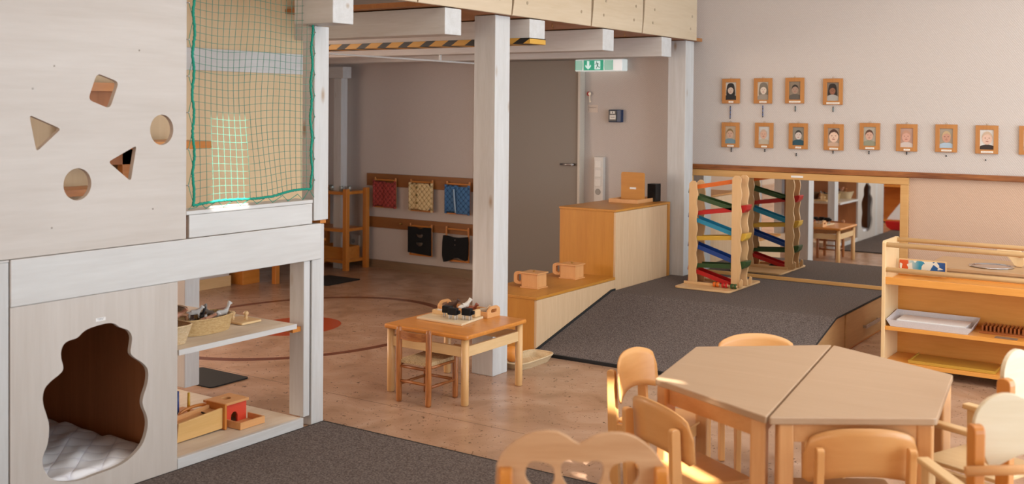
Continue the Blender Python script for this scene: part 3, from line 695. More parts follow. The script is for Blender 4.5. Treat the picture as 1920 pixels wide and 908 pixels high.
def dressing(label, xc, ztop, w, h, q1, q2, kind, fr=None):
    t = thing('dressing_frame', label, 'dressing frame', (xc, 8.12, ztop-h), 0, 'dressing frames hanging on the back wall')
    x0, x1, z0, z1 = xc-w/2, xc+w/2, ztop-h, ztop; fr = fr or HONEY('X')
    obj('frame', MB().cyl((x0+.01, 8.12, z0), (x0+.01, 8.12, z1), .009).cyl((x1-.01, 8.12, z0), (x1-.01, 8.12, z1), .009).box(x0, x1, 8.112, 8.128, z0, z0+.018).box(x0+.01, x1-.01, 8.112, 8.128, z1-.03, z1-.016), fr, t, .002)
    obj('hook', MB().cyl((x0+.03, 8.145, z1-.03), (x0+.03, 8.10, z1-.02), .004).cyl((x1-.03, 8.145, z1-.03), (x1-.03, 8.10, z1-.02), .004), BRASS, t)
    if kind in 'qbz':
        L = cloth_pillow(MB(), x0-.004, xc+.01, z0+.012, z1-.035, 8.108, .018); obj('left_flap', L, q1, t)
        o2 = MB()
        if kind == 'b':
            o2.prism(smooth_poly([(xc-.03, z0+.02), (x1+.002, z0+.012), (x1+.002, z1-.035), (xc-.03, z1-.035), (xc-.045, z1-.09), (xc-.035, (z0+z1)/2), (xc-.045, z0+.07)], 1), 8.088, 8.098, 'XZ')
        else: cloth_pillow(o2, xc-.012, x1+.004, z0+.004, z1-.045, 8.098, .022)
        obj('right_flap', o2, q2, t, .003)
        obj('side_roll', MB().cyl((x0+.008, 8.104, z0+.006), (x0+.008, 8.104, z1-.03), .013).cyl((x1-.008, 8.104, z0), (x1-.008, 8.104, z1-.03), .013), q2, t)
    return t, x0, x1, z0, z1
QR = quiltmat('red_quilt', '#A8443E', '#5E1E1C', 'XZ', 18, 1.0); QY = quiltmat('cream_quilt', '#E2C998', '#A8884E', 'XZ', 18, 1.0); QB = quiltmat('blue_quilt', '#4A78A8', '#1F3E66', 'XZ', 18, 1.0)
t, *_ = dressing('dressing frame with dark red quilted cloth on the upper hook board', -6.975, .905, .285, .30, QR, QR, 'q')
t, x0, x1, z0, z1 = dressing('dressing frame with cream quilted cloth and three buttons', -6.515, .905, .285, .31, QY, QY, 'b')
for k in range(3): obj('button', MB().lathe([(.012, -.003), (.013, 0), (.009, .003), (0, .003)], (-6.55, 8.085, z1-.075-k*.075), 12, 'Y'), plain('olive_button', '#8A7440', .4), t)
t, x0, x1, z0, z1 = dressing('dressing frame with blue quilted cloth and a white zip edge', -6.075, .905, .285, .31, QB, QB, 'z')
obj('zip', MB().tube([(-6.10, 8.082, z1-.07), (-6.09, 8.080, (z0+z1)/2), (-6.075, 8.082, z0+.02)], .008, 6), plain('pale_blue_fabric', '#A9C3D8', .8), t)
t, x0, x1, z0, z1 = dressing('dressing frame with black felt and two gaps on the lower board', -6.52, .475, .28, .31, None, None, 'n')
xc = -6.52
plate('felt', [(x0-.002, z0+.03), (x1+.002, z0+.012), (x1+.002, z1-.03), (xc+.06, z1-.03), (xc, z1-.05), (xc-.06, z1-.03), (x0-.002, z1-.03)], [smooth_poly([(xc-.05, z1-.095), (xc, z1-.105), (xc+.05, z1-.095), (xc+.03, z1-.135), (xc-.03, z1-.13)], 1), smooth_poly([(xc-.05, z1-.175), (xc, z1-.18), (xc+.05, z1-.175), (xc+.03, z1-.21), (xc-.03, z1-.215)], 1)], 8.092, 8.104, 'XZ', BLACKF, t)
t, x0, x1, z0, z1 = dressing('dressing frame with draped black cloth tied in the middle, lower board', -6.08, .475, .28, .33, None, None, 'n')
xc = -6.08
obj('cloth', MB().prism(smooth_poly([(x0-.02, z0-.01), (x0+.05, z0+.0), (xc, z0+.05), (x1-.03, z0+.02), (x1+.005, z0+.03), (x1+.01, z1-.08), (x1-.02, z1-.085), (xc, z1-.10), (x0+.02, z1-.08), (x0-.015, z1-.085)], 1), 8.085, 8.104, 'XZ'), BLACKF, t, .003)
obj('button', MB().lathe([(.005, -.002), (.005, .002), (0, .002)], (xc, 8.083, (z0+z1)/2), 10, 'Y').lathe([(.005, -.002), (.005, .002), (0, .002)], (xc, 8.083, z1-.12), 10, 'Y'), METAL, t)
tag(obj('coat_hook', MB().cyl((-6.78, 8.146, .455), (-6.78, 8.12, .458), .007).ell((-6.78, 8.118, .459), .010, .007, .010), BRASS), 'empty brass hook on the lower hook board', 'hook')

# ------------------------------------------------------------------ cabinets under the loft
lc = thing('low_cabinet', 'low long wooden cabinet with pale front beside the carpeted ramp', 'cabinet', (-3.98, 6.4, 0))
obj('cabinet_side', B(-4.24, -3.778, 5.886, 5.904, 0, .350), OAKO('Z'), lc, .001)
obj('carcass', B(-4.24, -3.78, 5.904, 6.952, 0, .350), OAKO('Z'), lc)
obj('cabinet_front', B(-3.780, -3.760, 5.889, 6.952, .0, .348), OAKF('Z'), lc, .0015)
obj('cabinet_top', B(-4.245, -3.757, 5.882, 6.954, .350, .368), OAKO('Y'), lc, .002)
tc_ = thing('tall_cabinet', 'tall wooden cabinet with pale front standing against the loft corner post', 'cabinet', (-3.98, 7.5, 0))
obj('cabinet_side', B(-4.24, -3.778, 6.956, 6.974, 0, .845), OAKO('Z'), tc_, .001)
obj('carcass', B(-4.24, -3.78, 6.974, 7.86, 0, .845), OAKO('Z'), tc_)
obj('cabinet_front', B(-3.780, -3.762, 6.960, 7.82, .0, .843), OAKF('Z'), tc_, .0015)
obj('end_strip', B(-3.780, -3.757, 7.823, 7.862, 0, .845), OAKO('Z'), tc_, .001)
obj('cabinet_top', B(-4.245, -3.757, 6.952, 7.864, .845, .862), OAKO('Y'), tc_, .002)
def lidbox(label, x0, x1, y0, y1, z, hp):
    t = thing('lidded_box', label, 'box', ((x0+x1)/2, (y0+y1)/2, z), 0, 'lidded wooden boxes on the low cabinet')
    obj('box_body', B(x0+.006, x1-.006, y0+.006, y1-.006, z+.008, z+.098), BEECH('Z'), t, .001)
    obj('base', B(x0-.002, x1+.002, y0-.002, y1+.002, z, z+.008), BEECH('Y'), t, .002)
    obj('lid', B(x0-.004, x1+.004, y0-.004, y1+.004, z+.098, z+.108), BEECH('Y'), t, .002)
    obj('lid_knob', MB().lathe([(.007, 0), (.009, .004), (.005, .008), (0, .009)], ((x0+x1)/2, (y0+y1)/2, z+.108), 12), BRASS, t)
    xh = x0-.006
    pts = [(xh, z+.020), (xh-.045, z+.020), (xh-.064, z+.032), (xh-.064, z+.09), (xh-.045, z+.106), (xh, z+.106)]
    plate('side_handle', rpoly(pts, .012, 4), [rpoly([(xh-.004, z+.035), (xh-.036, z+.042), (xh-.036, z+.085), (xh-.004, z+.09)], .012, 4)], (y0+y1)/2-.012+hp, (y0+y1)/2+.012+hp, 'XZ', BEECH('Z'), t, .002)
lidbox('lidded light wood box with side handle near the front end of the low cabinet', -4.065, -3.925, 6.155, 6.285, .368, -.03)
lidbox('lidded light wood box with side handle beside the tall cabinet', -4.065, -3.925, 6.665, 6.795, .368, -.03)
tr = thing('wooden_tray', 'flat beech tray lying on top of the tall cabinet', 'tray', (-3.98, 7.68, .862))
obj('tray_base', B(-4.12, -3.865, 7.50, 7.86, .863, .868), BEECH('Y'), tr)
obj('tray_rim', MB().box(-4.12, -3.865, 7.50, 7.51, .868, .893).box(-4.12, -3.865, 7.85, 7.86, .868, .893).box(-4.12, -4.11, 7.51, 7.85, .868, .893).box(-3.875, -3.865, 7.51, 7.85, .868, .893), BEECH('Y'), tr, .001)
ubd = thing('upright_board', 'orange-brown board with rounded corners standing on the tall cabinet tray', 'board', (-3.98, 7.7, .87))
obj('board', MB().prism(rrect(-4.085, -3.877, .870, 1.100, .018), 7.640, 7.650, 'XZ'), OAKO('X'), ubd, .001)
pl_ = obj('label_plate', B(-4.005, -3.95, 7.6385, 7.6398, .965, .98), PAPER, ubd); pl_['label'] = 'small white paper label'
tag(obj('loudspeaker', MB().box(-3.905, -3.83, 7.90, 7.99, .862, 1.005).cyl((-3.868, 7.899, .92), (-3.868, 7.897, .92), .026), BLACK, None, .004), 'small black box speaker at the back of the tall cabinet beside the post', 'speaker')
bpy.data.objects['loudspeaker'].location = (-.01, -.13, 0)

# wall fittings
sp = thing('switch_panel', 'tall white switch and socket strip on the wall above the tall cabinet', 'switch panel', (-4.565, 8.15, .80))
obj('housing', B(-4.612, -4.520, 8.125, YW, .802, 1.188), WHITE, sp, .004)
for z in (1.125, 1.045, .965): obj('rocker_switch', B(-4.600, -4.540, 8.119, 8.125, z-.032, z+.032), plain('switch_white', '#E4E1DC', .3), sp, .003)
obj('socket_cup', MB().lathe([(.027, 0), (.025, -.004), (.021, .004), (0, .006)], (-4.570, 8.1235, .885), 20, 'Y'), plain('grey_plastic', '#9F9A94', .4), sp)
ab = thing('call_point', 'small blue and black alarm box on the wall right of the door', 'alarm box', (-4.41, 8.15, 1.49))
obj('housing', B(-4.475, -4.350, 8.125, YW, 1.490, 1.598), plain('navy_plastic', '#12305A', .35), ab, .006)
obj('face_plate', B(-4.470, -4.392, 8.120, 8.125, 1.497, 1.593), plain('near_black_plastic', '#10141C', .35), ab, .003)
obj('display', MB().box(-4.452, -4.408, 8.118, 8.120, 1.562, 1.585).box(-4.458, -4.400, 8.118, 8.120, 1.515, 1.553), WHITE, ab)
obj('display_mark', MB().box(-4.435, -4.427, 8.1172, 8.118, 1.565, 1.582).box(-4.446, -4.438, 8.1172, 8.118, 1.530, 1.537).box(-4.433, -4.425, 8.1172, 8.118, 1.530, 1.537).box(-4.420, -4.412, 8.1172, 8.118, 1.530, 1.537), BLACK, ab)
ky = thing('door_key', 'brass key on a red tag hanging on the wall beside the door frame', 'key', (-4.69, 8.16, 1.69))
obj('tag', MB().prism(circ(-4.69, 1.735, .018, .02, 16), 8.155, 8.160, 'XZ'), RED, ky); 
obj('key', MB().lathe([(.014, 0), (.014, .003)], (-4.676, 8.15, 1.735), 16, 'Y').box(-4.680, -4.672, 8.150, 8.153, 1.66, 1.722).box(-4.672, -4.664, 8.150, 8.153, 1.662, 1.674), plain('pale_brass', '#F0E6D0', .3), ky)
nt_ = thing('wall_note', 'small transparent-white handwritten note taped beside the door frame', 'note', (-4.65, 8.165, 1.60))
obj('paper', B(-4.705, -4.602, 8.1665, 8.168, 1.572, 1.638), plain('offwhite_note', '#D8C9BC', .6), nt_)
obj('handwriting', MB().tube([(-4.69+.005*i, 8.166, 1.615+.006*math.sin(i*1.9)) for i in range(16)], .0012, 4).tube([(-4.695, 8.166, 1.632), (-4.695, 8.166, 1.58)], .001, 4), plain('brown_ink', '#6A4A40', .7), nt_)

# exit sign (back-lit)
def glow(name, col, k):
    mt = plain(name, col, .4); b_ = mt.node_tree.nodes['Principled BSDF']; b_.inputs['Emission Color'].default_value = c(col); b_.inputs['Emission Strength'].default_value = k
    return mt
ex = thing('exit_sign', 'green and white emergency exit sign with arrow and running figure', 'sign', (-4.55, 8.1, 1.93))
XA, XB = -4.783, -4.315; CAPW = glow('cap_white', '#F2F4F4', .35)
EG = glow('sign_green', '#0FA582', .35); EW = glow('sign_white', '#D4F4EE', .45); 
obj('housing', B(XA, XB, 8.075, YW, 1.928, 2.030), glow('sign_housing', '#E6F0EE', .3), ex, .008)
obj('end_cap', B(-4.40, -4.318, 8.071, 8.075, 1.932, 2.026), CAPW, ex, .002)
obj('panel', MB().box(-4.695, -4.500, 8.0725, 8.0755, 1.936, 2.024), EG, ex)
ar = MB().prism([(-4.650+dx, z) for dx, z in ((-.010, 2.016), (.012, 2.016), (.012, 1.972), (.028, 1.983), (.028, 1.967), (.001, 1.943), (-.026, 1.967), (-.026, 1.983), (-.010, 1.972))], 8.0715, 8.0725, 'XZ')
obj('arrow', ar, EW, ex)
obj('doorway_field', B(-4.586, -4.530, 8.0715, 8.0725, 1.943, 2.017), EW, ex)
mn = MB()
mn.prism(circ(-4.566, 2.005, .0055, .0055, 12), 8.0705, 8.0715, 'XZ')
def limb(p, w=.0035):
    for (a, b_), (c2, d2) in zip(p, p[1:]):
        dx, dz = c2-a, d2-b_; L_ = math.hypot(dx, dz); nx, nz = -dz/L_*w, dx/L_*w
        mn.prism([(a+nx, b_+nz), (c2+nx, d2+nz), (c2-nx, d2-nz), (a-nx, b_-nz)], 8.0705, 8.0715, 'XZ')
limb([(-4.562, 1.997), (-4.556, 1.975)], .005); limb([(-4.562, 1.994), (-4.577, 1.990), (-4.580, 1.981)], .0022); limb([(-4.560, 1.995), (-4.547, 1.992), (-4.542, 1.985)], .0022)
limb([(-4.557, 1.977), (-4.563, 1.963), (-4.570, 1.950)], .003); limb([(-4.555, 1.977), (-4.547, 1.963), (-4.533, 1.961)], .003)
obj('running_figure', mn, plain('sign_green_dark', '#0B5A4C', .4), ex)
ch = MB()
for side in (0, 1):
    xa, xb = ((-4.779, -4.702) if side == 0 else (-4.493, -4.408)); n_ = 8; dx = (xb-xa)/n_
    for k in range(n_+3):
        tipx = xa+dx*k if side == 0 else xb-dx*k
        sgn = 1 if side == 0 else -1
        for s_ in (-1, 1):
            q = []
            for w_ in (0, .4*dx*1.1):
                q.append((tipx+w_*sgn, w_))
            a0 = tipx; 
            poly = [(a0, 1.980), (a0+dx*.45*sgn, 1.980), (a0+dx*.45*sgn-sgn*.034, 1.980+s_*.042), (a0-sgn*.034, 1.980+s_*.042)]
            poly = [(min(max(x, xa), xb), z) for x, z in poly]
            if abs(poly[0][0]-poly[1][0])+abs(poly[2][0]-poly[3][0]) > .002: ch.prism(poly, 8.0735, 8.0750, 'XZ')
obj('chevron_stripes', ch, EG, ex)

# ------------------------------------------------------------------ carpeted platform and ramp
cp = thing('carpeted_platform', 'grey carpeted wooden platform with a ramp in front of the mirror', 'platform', (-2.9, 7.3, 0))
obj('body', MB().prism([(5.95, 0), (8.166, 0), (8.166, .258), (6.90, .258)], -3.755, -2.127, 'YZ'), HONEY('Y'), cp)
PLB = lambda a: wood('platform_plywood', '#B5895A', '#9E7448', a, .45, .8)
obj('side_panel', MB().prism([(5.98, .002), (7.10, .002), (7.10, .256), (6.91, .256)], -2.127, -2.118, 'YZ'), PLB('Y'), cp, .001)
dr = obj('drawer', B(-2.127, -2.112, 7.115, 8.10, .02, .254), PLB('Y'), cp, .002)
obj('drawer_handle', MB().box(-2.112, -2.090, 7.50, 7.51, .105, .122).box(-2.112, -2.090, 7.84, 7.85, .105, .122).box(-2.092, -2.086, 7.50, 7.85, .100, .127), METAL, dr, .002)
cpt = MB().prism([(5.862, .016), (6.895, .272), (8.145, .272), (8.145, .259), (6.90, .259), (5.93, .010)], -3.753, -2.110, 'YZ')
cpt.v = [(x-(.0), y, z) for x, y, z in cpt.v]
obj('carpet', cpt, CARP, cp)
obj('carpet_edge', MB().box(-3.753, -2.110, 5.855, 5.93, 0, .0095).prism([(5.86, .008), (6.895, .262), (6.895, .272), (5.862, .018)], -2.1105, -2.107, 'YZ').box(-2.1105, -2.107, 6.895, 8.145, .262, .272).prism([(5.86, .014), (6.895, .270), (6.95, .270), (6.95, .285), (6.89, .285), (5.86, .030)], -3.762, -3.751, 'YZ').box(-3.753, -2.110, 5.852, 5.866, .009, .022), CARPE, cp)

# mirror
mr = thing('wall_mirror', 'wide low wall mirror in a light wood frame behind the platform', 'mirror', (-2.84, 8.15, .27))
mm, nt, b = newmat('mirror_glass'); b.inputs['Metallic'].default_value = 1; b.inputs['Roughness'].default_value = .015; b.inputs['Base Color'].default_value = (.82, .81, .79, 1)
obj('mirror_glass', B(-3.70, -2.034, 8.150, 8.158, .296, 1.068), mm, mr)
BF = lambda a: wood('mirror_frame_pine', '#D3A468', '#C69355', a, .4, .8)
obj('frame', MB().box(-3.715, -1.978, 8.138, YW, 1.066, 1.118).box(-2.036, -1.980, 8.138, YW, .30, 1.065).box(-3.715, -3.69, 8.138, YW, .30, 1.065).box(-3.715, -1.980, 8.138, YW, .274, .300), BF('X'), mr, .002)
o = obj('label_strip', B(-2.86, -2.765, 8.1365, 8.1378, 1.083, 1.098), PAPER, mr); o['label'] = 'small white paper strip'

# ball tower
tw = thing('ball_track_tower', 'tall wooden ball run tower with wavy uprights and coloured slanting tracks', 'toy', (-3.23, 7.6, .274))
ZT = .274
obj('base_board', MB().prism(rrect(-3.455, -3.015, 7.31, 7.94, .035), ZT, ZT+.014), TOWER('Y'), tw, .003)
def wavy(x0, x1, z0, z1, ph_, y0, y1, flat=None):
    L, Rr = [], []; n = 40
    for i in range(n+1):
        t = i/n; z = z0+(z1-z0)*t; w_ = .0055*math.sin(t*38+ph_)
        a = x0+(0 if flat == 'L' else w_); b2 = x1+(0 if flat == 'R' else w_)
        if t > .96: k = math.sqrt(max(0, 1-((t-.96)/.04)**2)); m0 = (x0+x1)/2; a = m0+(a-m0)*(.35+.65*k); b2 = m0+(b2-m0)*(.35+.65*k)
        L.append((a, z)); Rr.append((b2, z))
    return MB().prism(L+Rr[::-1], y0, y1, 'XZ')
YA, YC = 7.50, 7.64
for x0, x1, zt, ph_, fl_ in ((-3.428, -3.362, 1.066, 0, 'L'), (-3.084, -3.012, 1.118, 1.4, 'L')):
    for y in (YA, YC):
        obj('upright', wavy(x0, x1, ZT+.014, zt, ph_, y, y+.014, fl_), TOWER('Z'), tw, .002)
trk = [(-3.37, 1.018, -3.06, 1.075, ORANGE), (-3.40, .945, -3.09, .868, GRN), (-3.37, .820, -3.03, .868, RED), (-3.40, .775, -3.09, .682, LBL), (-3.37, .628, -3.03, .655, YEL), (-3.40, .575, -3.09, .480, BLU), (-3.37, .422, -3.03, .440, GRN), (-3.40, .385, -3.09, .300, RED)]
for i, (xa, za_, xb, zb_, mt_) in enumerate(trk):
    v = [(xa, za_-.014), (xb, zb_-.014), (xb, zb_+.018), (xa, za_+.018)]; vf = [(xa, za_-.014), (xb, zb_-.014), (xb, zb_-.009), (xa, za_-.009)]
    mb = MB().prism(v, YA+.022, YA+.028, 'XZ').prism(v, YC-.016, YC-.010, 'XZ').prism(vf, YA+.028, YC-.016, 'XZ')
    o = obj('track', mb, mt_, tw); o['label'] = ('orange','dark green','red','light blue','yellow','blue','dark green','red')[i]+' slanting track'
v = [(-3.33, .545), (-3.09, .445), (-3.09, .470), (-3.33, .570)]
for i, (x, z, mt_, nm) in enumerate(((-2.995, .865, RED, 'red'), (-2.995, .655, YEL, 'yellow'), (-2.995, .448, GRN, 'green'))):
    pts = [(x+.032*math.sin(a)-.02, z-.045*math.cos(a)+.03) for a in [k*math.pi/2/6 for k in range(7)]]
    mb = MB().prism([(x-.035, z-.02), (x-.01, z-.022), (x+.012, z+.0), (x+.022, z+.035), (x+.010, z+.038), (x-.035, z+.03)], YA+.022, YC-.012, 'XZ')
    o = obj('catcher', mb, mt_, tw, .003); o['label'] = nm+' curved ball catcher'
for i, (z, mt_) in enumerate(((.985, GRN), (.80, BLU), (.58, BLU), (.40, RED), (.31, RED))):
    obj('catcher', MB().prism([(-3.445, z-.015), (-3.41, z-.02), (-3.41, z+.025), (-3.44, z+.02)], YA+.022, YC-.012, 'XZ'), mt_, tw, .003)
for y in (YA-.03, YC+.03): obj('side_rail', B(-3.45, -3.05, y, y+.01, ZT+.014, ZT+.034), TOWER('X'), tw, .002)
obj('end_stop', MB().prism([(-3.01, ZT+.014), (-2.985, ZT+.03), (-2.985, ZT+.075), (-3.0, ZT+.085), (-3.012, ZT+.05)], YA-.02, YA-.008, 'XZ').prism([(-3.01, ZT+.014), (-2.985, ZT+.03), (-2.985, ZT+.075), (-3.0, ZT+.085), (-3.012, ZT+.05)], YC+.02, YC+.032, 'XZ'), TOWER('Z'), tw, .002)
def roller(label, mat, x, y):
    t = thing('wooden_roller', label, 'toy', (x, y, ZT+.014))
    obj('wheel', MB().cyl((x-.022, y, ZT+.034), (x-.004, y, ZT+.034), .019).cyl((x+.004, y, ZT+.034), (x+.022, y, ZT+.034), .019), mat, t, .003)
    obj('axle', MB().cyl((x-.026, y, ZT+.034), (x+.026, y, ZT+.034), .009), TOWER('X'), t)
roller('orange wooden roller on the tower base, leftmost of three in front', ORANGE, -3.175, 7.445)
roller('red wooden roller on the tower base between the orange and green ones', RED, -3.105, 7.440)
roller('green wooden roller on the tower base, nearest the right upright', GRN, -3.035, 7.437)
car = thing('toy_car', 'small grey toy car lying on the tower base behind the orange roller', 'toy car', (-3.20, 7.58, ZT+.014))
obj('car_body', MB().prism([(-3.24, ZT+.02), (-3.16, ZT+.02), (-3.16, ZT+.032), (-3.18, ZT+.034), (-3.19, ZT+.045), (-3.22, ZT+.045), (-3.23, ZT+.034), (-3.24, ZT+.032)], 7.57, 7.60, 'XZ'), plain('grey_car', '#4A4F55', .3), car, .002)
obj('wheel', MB().cyl((-3.225, 7.565, ZT+.022), (-3.225, 7.605, ZT+.022), .008).cyl((-3.175, 7.565, ZT+.022), (-3.175, 7.605, ZT+.022), .008), BLACK, car)

# ------------------------------------------------------------------ portraits on the wall
FRM = wood('portrait_frame', '#BE8244', '#A96C33', 'Z', .38, 1.2)
def portrait(idx, x, z, name_, label, bgc, hair, skinc, cloth, fs_=1.0, long=False, cover=False, group='framed portraits on the back wall', nm='#EFE6DA'):
    t = thing('picture_frame', label, 'picture frame', (x, 8.16, z-.1), 0, group)
    w, h = .075, .1; fi = .030
    m_ = MB()
    for (a, b2) in (((x-w, z+h), (x+w, z+h)), ((x-w, z-h), (x+w, z-h))):
        s_ = 1 if a[1] > z else -1
        m_.prism([(a[0], a[1]), (b2[0], b2[1]), (b2[0]-fi, b2[1]-s_*fi), (a[0]+fi, a[1]-s_*fi)], 8.150, 8.166, 'XZ')
    for s_ in (-1, 1): m_.prism([(x+s_*w, z+h), (x+s_*w, z-h), (x+s_*(w-fi), z-h+fi), (x+s_*(w-fi), z+h-fi)], 8.150, 8.166, 'XZ')
    obj('frame', m_, FRM, t, .002)
    hx, hz = x+random.uniform(-.006, .006), z+.008
    f_ = fs_*1.22
    M_ = [plain('bg'+bgc, bgc, .4), plain('hair'+hair, hair, .5), plain('skin'+skinc, skinc, .5), plain('cl'+cloth, cloth, .5), plain('feature', '#5A3A30', .5), plain('lip', '#A8665A', .5)]
    p = MB(); fx0, fx1, fz0, fz1 = x-w+fi-.001, x+w-fi+.001, z-h+fi-.001, z+h-fi+.001
    def clip(pp): return [(min(max(a, fx0+.0005), fx1-.0005), min(max(b2, fz0+.0005), fz1-.0005)) for a, b2 in pp]
    p.mat(0).box(fx0, fx1, 8.1600, 8.1615, fz0, fz1)
    if long: p.mat(1).prism(clip(smooth_poly([(hx-.028*f_, hz+.02*f_), (hx-.018*f_, hz+.046*f_), (hx+.018*f_, hz+.046*f_), (hx+.028*f_, hz+.02*f_), (hx+.033*f_, hz-.05*f_), (hx-.033*f_, hz-.05*f_)], 2)), 8.1592, 8.1599, 'XZ')
    p.mat(3).prism(clip(smooth_poly([(hx-.055*f_, fz0-.01), (hx-.045*f_, hz-.042*f_), (hx-.014*f_, hz-.026*f_), (hx+.014*f_, hz-.026*f_), (hx+.045*f_, hz-.042*f_), (hx+.055*f_, fz0-.01)], 2)), 8.1584, 8.1591, 'XZ')
    if cover: p.mat(1).prism(clip(circ(hx, hz+.004, .027*f_, .034*f_, 20)), 8.1577, 8.1583, 'XZ')
    p.mat(2).prism(clip(circ(hx, hz, .020*f_, .027*f_, 20)), 8.1568, 8.1576, 'XZ')
    if not long or True:
        hp = [(hx+.0215*f_*math.cos(a), hz+.001+.030*f_*math.sin(a)) for a in [math.pi*k/10 for k in range(11)]]+[(hx-.012*f_, hz+.014*f_), (hx+.002*f_, hz+.019*f_), (hx+.014*f_, hz+.013*f_)]
        p.mat(1).prism(clip(hp), 8.1560, 8.1567, 'XZ')
    p.mat(4)
    for s_ in (-1, 1): p.prism(circ(hx+s_*.008*f_, hz+.003, .0026*f_, .0017*f_, 8), 8.1555, 8.1559, 'XZ')
    p.prism(circ(hx, hz-.005*f_, .0018*f_, .0012*f_, 8), 8.1555, 8.1559, 'XZ')
    p.mat(5).prism(circ(hx, hz-.013*f_, .0065*f_, .0022*f_, 10), 8.1555, 8.1559, 'XZ')
    obj('portrait_photo', p, M_, t, fixn=False)
    pw = name_/2
    pl2 = obj('name_plate', B(x-pw+.004, x+pw+.004, 8.1475, 8.1495, z-h+.006, z-h+.019), plain('name_paper', nm, .7), t)
    obj('name_text', MB().box(x-pw+.012, x+pw-.004, 8.1470, 8.1474, z-h+.0115, z-h+.0135), plain('faint_ink', '#9A8C80', .7), t)
    obj('hanging_ring', MB().tube([(x+.007*math.cos(a), 8.158, z+h+.005+.006*math.sin(a)) for a in [k*math.pi/5 for k in range(10)]], .0012, 4, True), BRASS, t)
PT = [
 (-3.372, 1.756, .04, 'framed portrait of a person with dark hair in a black top', '#CFC8BE', '#171415', '#C9B3A2', '#15171C', 1.0, True, True),
 (-3.104, 1.757, .06, 'framed grey-toned portrait of a person with long pale brown hair', '#CBBFAE', '#7C7264', '#D8C6B4', '#9A8E80', 1.05, True, False),
 (-2.847, 1.759, .09, 'framed portrait of a person with short dark hair in a grey-brown top', '#8A7A68', '#2A211C', '#A98A76', '#5E564E', 1.05, False, False),
 (-2.549, 1.750, .10, 'framed portrait of a person with long dark hair and a light top, upper right', '#7A6E62', '#221713', '#8A5A42', '#A8A49E', .95, True, False),
 (-3.372, 1.404, .055, 'framed portrait of a small child in a patterned blue shirt', '#B8A48C', '#8A7048', '#C9A48C', '#6E8C98', 1.15, False, False),
 (-3.090, 1.405, .045, 'framed portrait of a bald smiling baby on a pale background', '#C9C6C2', '#C4A690', '#D0A68E', '#B8AC98', 1.1, False, False),
 (-2.814, 1.405, .045, 'framed portrait of a child in a teal and black top', '#8A8478', '#3A332E', '#D2C2B6', '#1E4A58', 1.05, False, False),
 (-2.538, 1.403, .065, 'framed close-up portrait of a laughing dark-haired baby', '#A89480', '#4A2A20', '#E2BEA6', '#C4A48C', 1.45, False, False),
 (-2.268, 1.415, .065, 'framed portrait of a brown-haired child in a grey-green top', '#AFA798', '#5A3A2A', '#D0A690', '#8E8E78', 1.15, False, False),
 (-2.000, 1.411, .045, 'framed pinkish portrait of a baby with a ruffled pale top', '#B89484', '#C09078', '#D2A08C', '#CDBDB4', 1.25, False, False),
 (-1.725, 1.413, .07, 'framed portrait of a child in a light blue top', '#A39684', '#C2A67E', '#C4937C', '#A9BCCB', 1.2, False, False),
 (-1.454, 1.410, .08, 'framed portrait of a pale-haired baby in a dark brown top', '#DAD6D0', '#C8AC92', '#DCB8A4', '#2E1D18', 1.35, False, False),
 (-1.171, 1.411, .05, 'framed portrait cut by the right edge of the photo', '#CFC6BC', '#7A5A40', '#D0A690', '#9A8E80', 1.1, False, False),
]
for i, a in enumerate(PT): portrait(i, *a)
BEADS = [(-3.378, 1.537, 9, 'long string of dark blue beads under the leftmost upper portrait'), (-3.105, 1.553, 8, 'long string of blue beads under the second upper portrait'), (-2.842, 1.601, 4, 'short teal bead string under the third upper portrait'), (-2.547, 1.600, 4, 'short teal bead string under the upper right portrait')]
BLBD = plain('blue_bead', '#284A86', .25); DKBD = plain('dark_bead', '#15181C', .25); TLBD = plain('teal_bead', '#1C5A60', .25)
for k, (x, zb_, n_, lab) in enumerate(BEADS):
    ztop = 1.648; m_ = MB(); n2 = int((ztop-zb_)/.0105)
    for j in range(n2): m_.mat(j % 3 == 0 and 1 or 0).ell((x, 8.160, zb_+j*.0105), .0052, .0052, .0052, 8, 6)
    tag(obj('bead_string', m_, [BLBD if k < 2 else TLBD, DKBD]), lab, 'bead string', 'bead strings under the portraits')
under = ['patterned-shirt child', 'smiling bald baby', 'child in teal', 'laughing dark-haired baby', 'brown-haired child', 'pinkish baby', 'child in light blue', 'pale-haired baby']
for k, (x, zz_) in enumerate(((-3.365, 1.272), (-3.084, 1.280), (-2.829, 1.255), (-2.542, 1.283), (-2.273, 1.288), (-2.000, 1.292), (-1.725, 1.286), (-1.460, 1.265))):
    m_ = MB(); cnt = 2 if k < 6 else 1
    for j in range(cnt+ (1 if k == 0 else 0)): m_.ell((x, 8.160, zz_+j*.012), .0058, .0058, .0058, 8, 6)
    tag(obj('bead_string', m_, DKBD), ('tiny black beads' if cnt > 1 else 'single tiny black bead')+' under the portrait of the '+under[k], 'bead string', 'bead strings under the portraits')

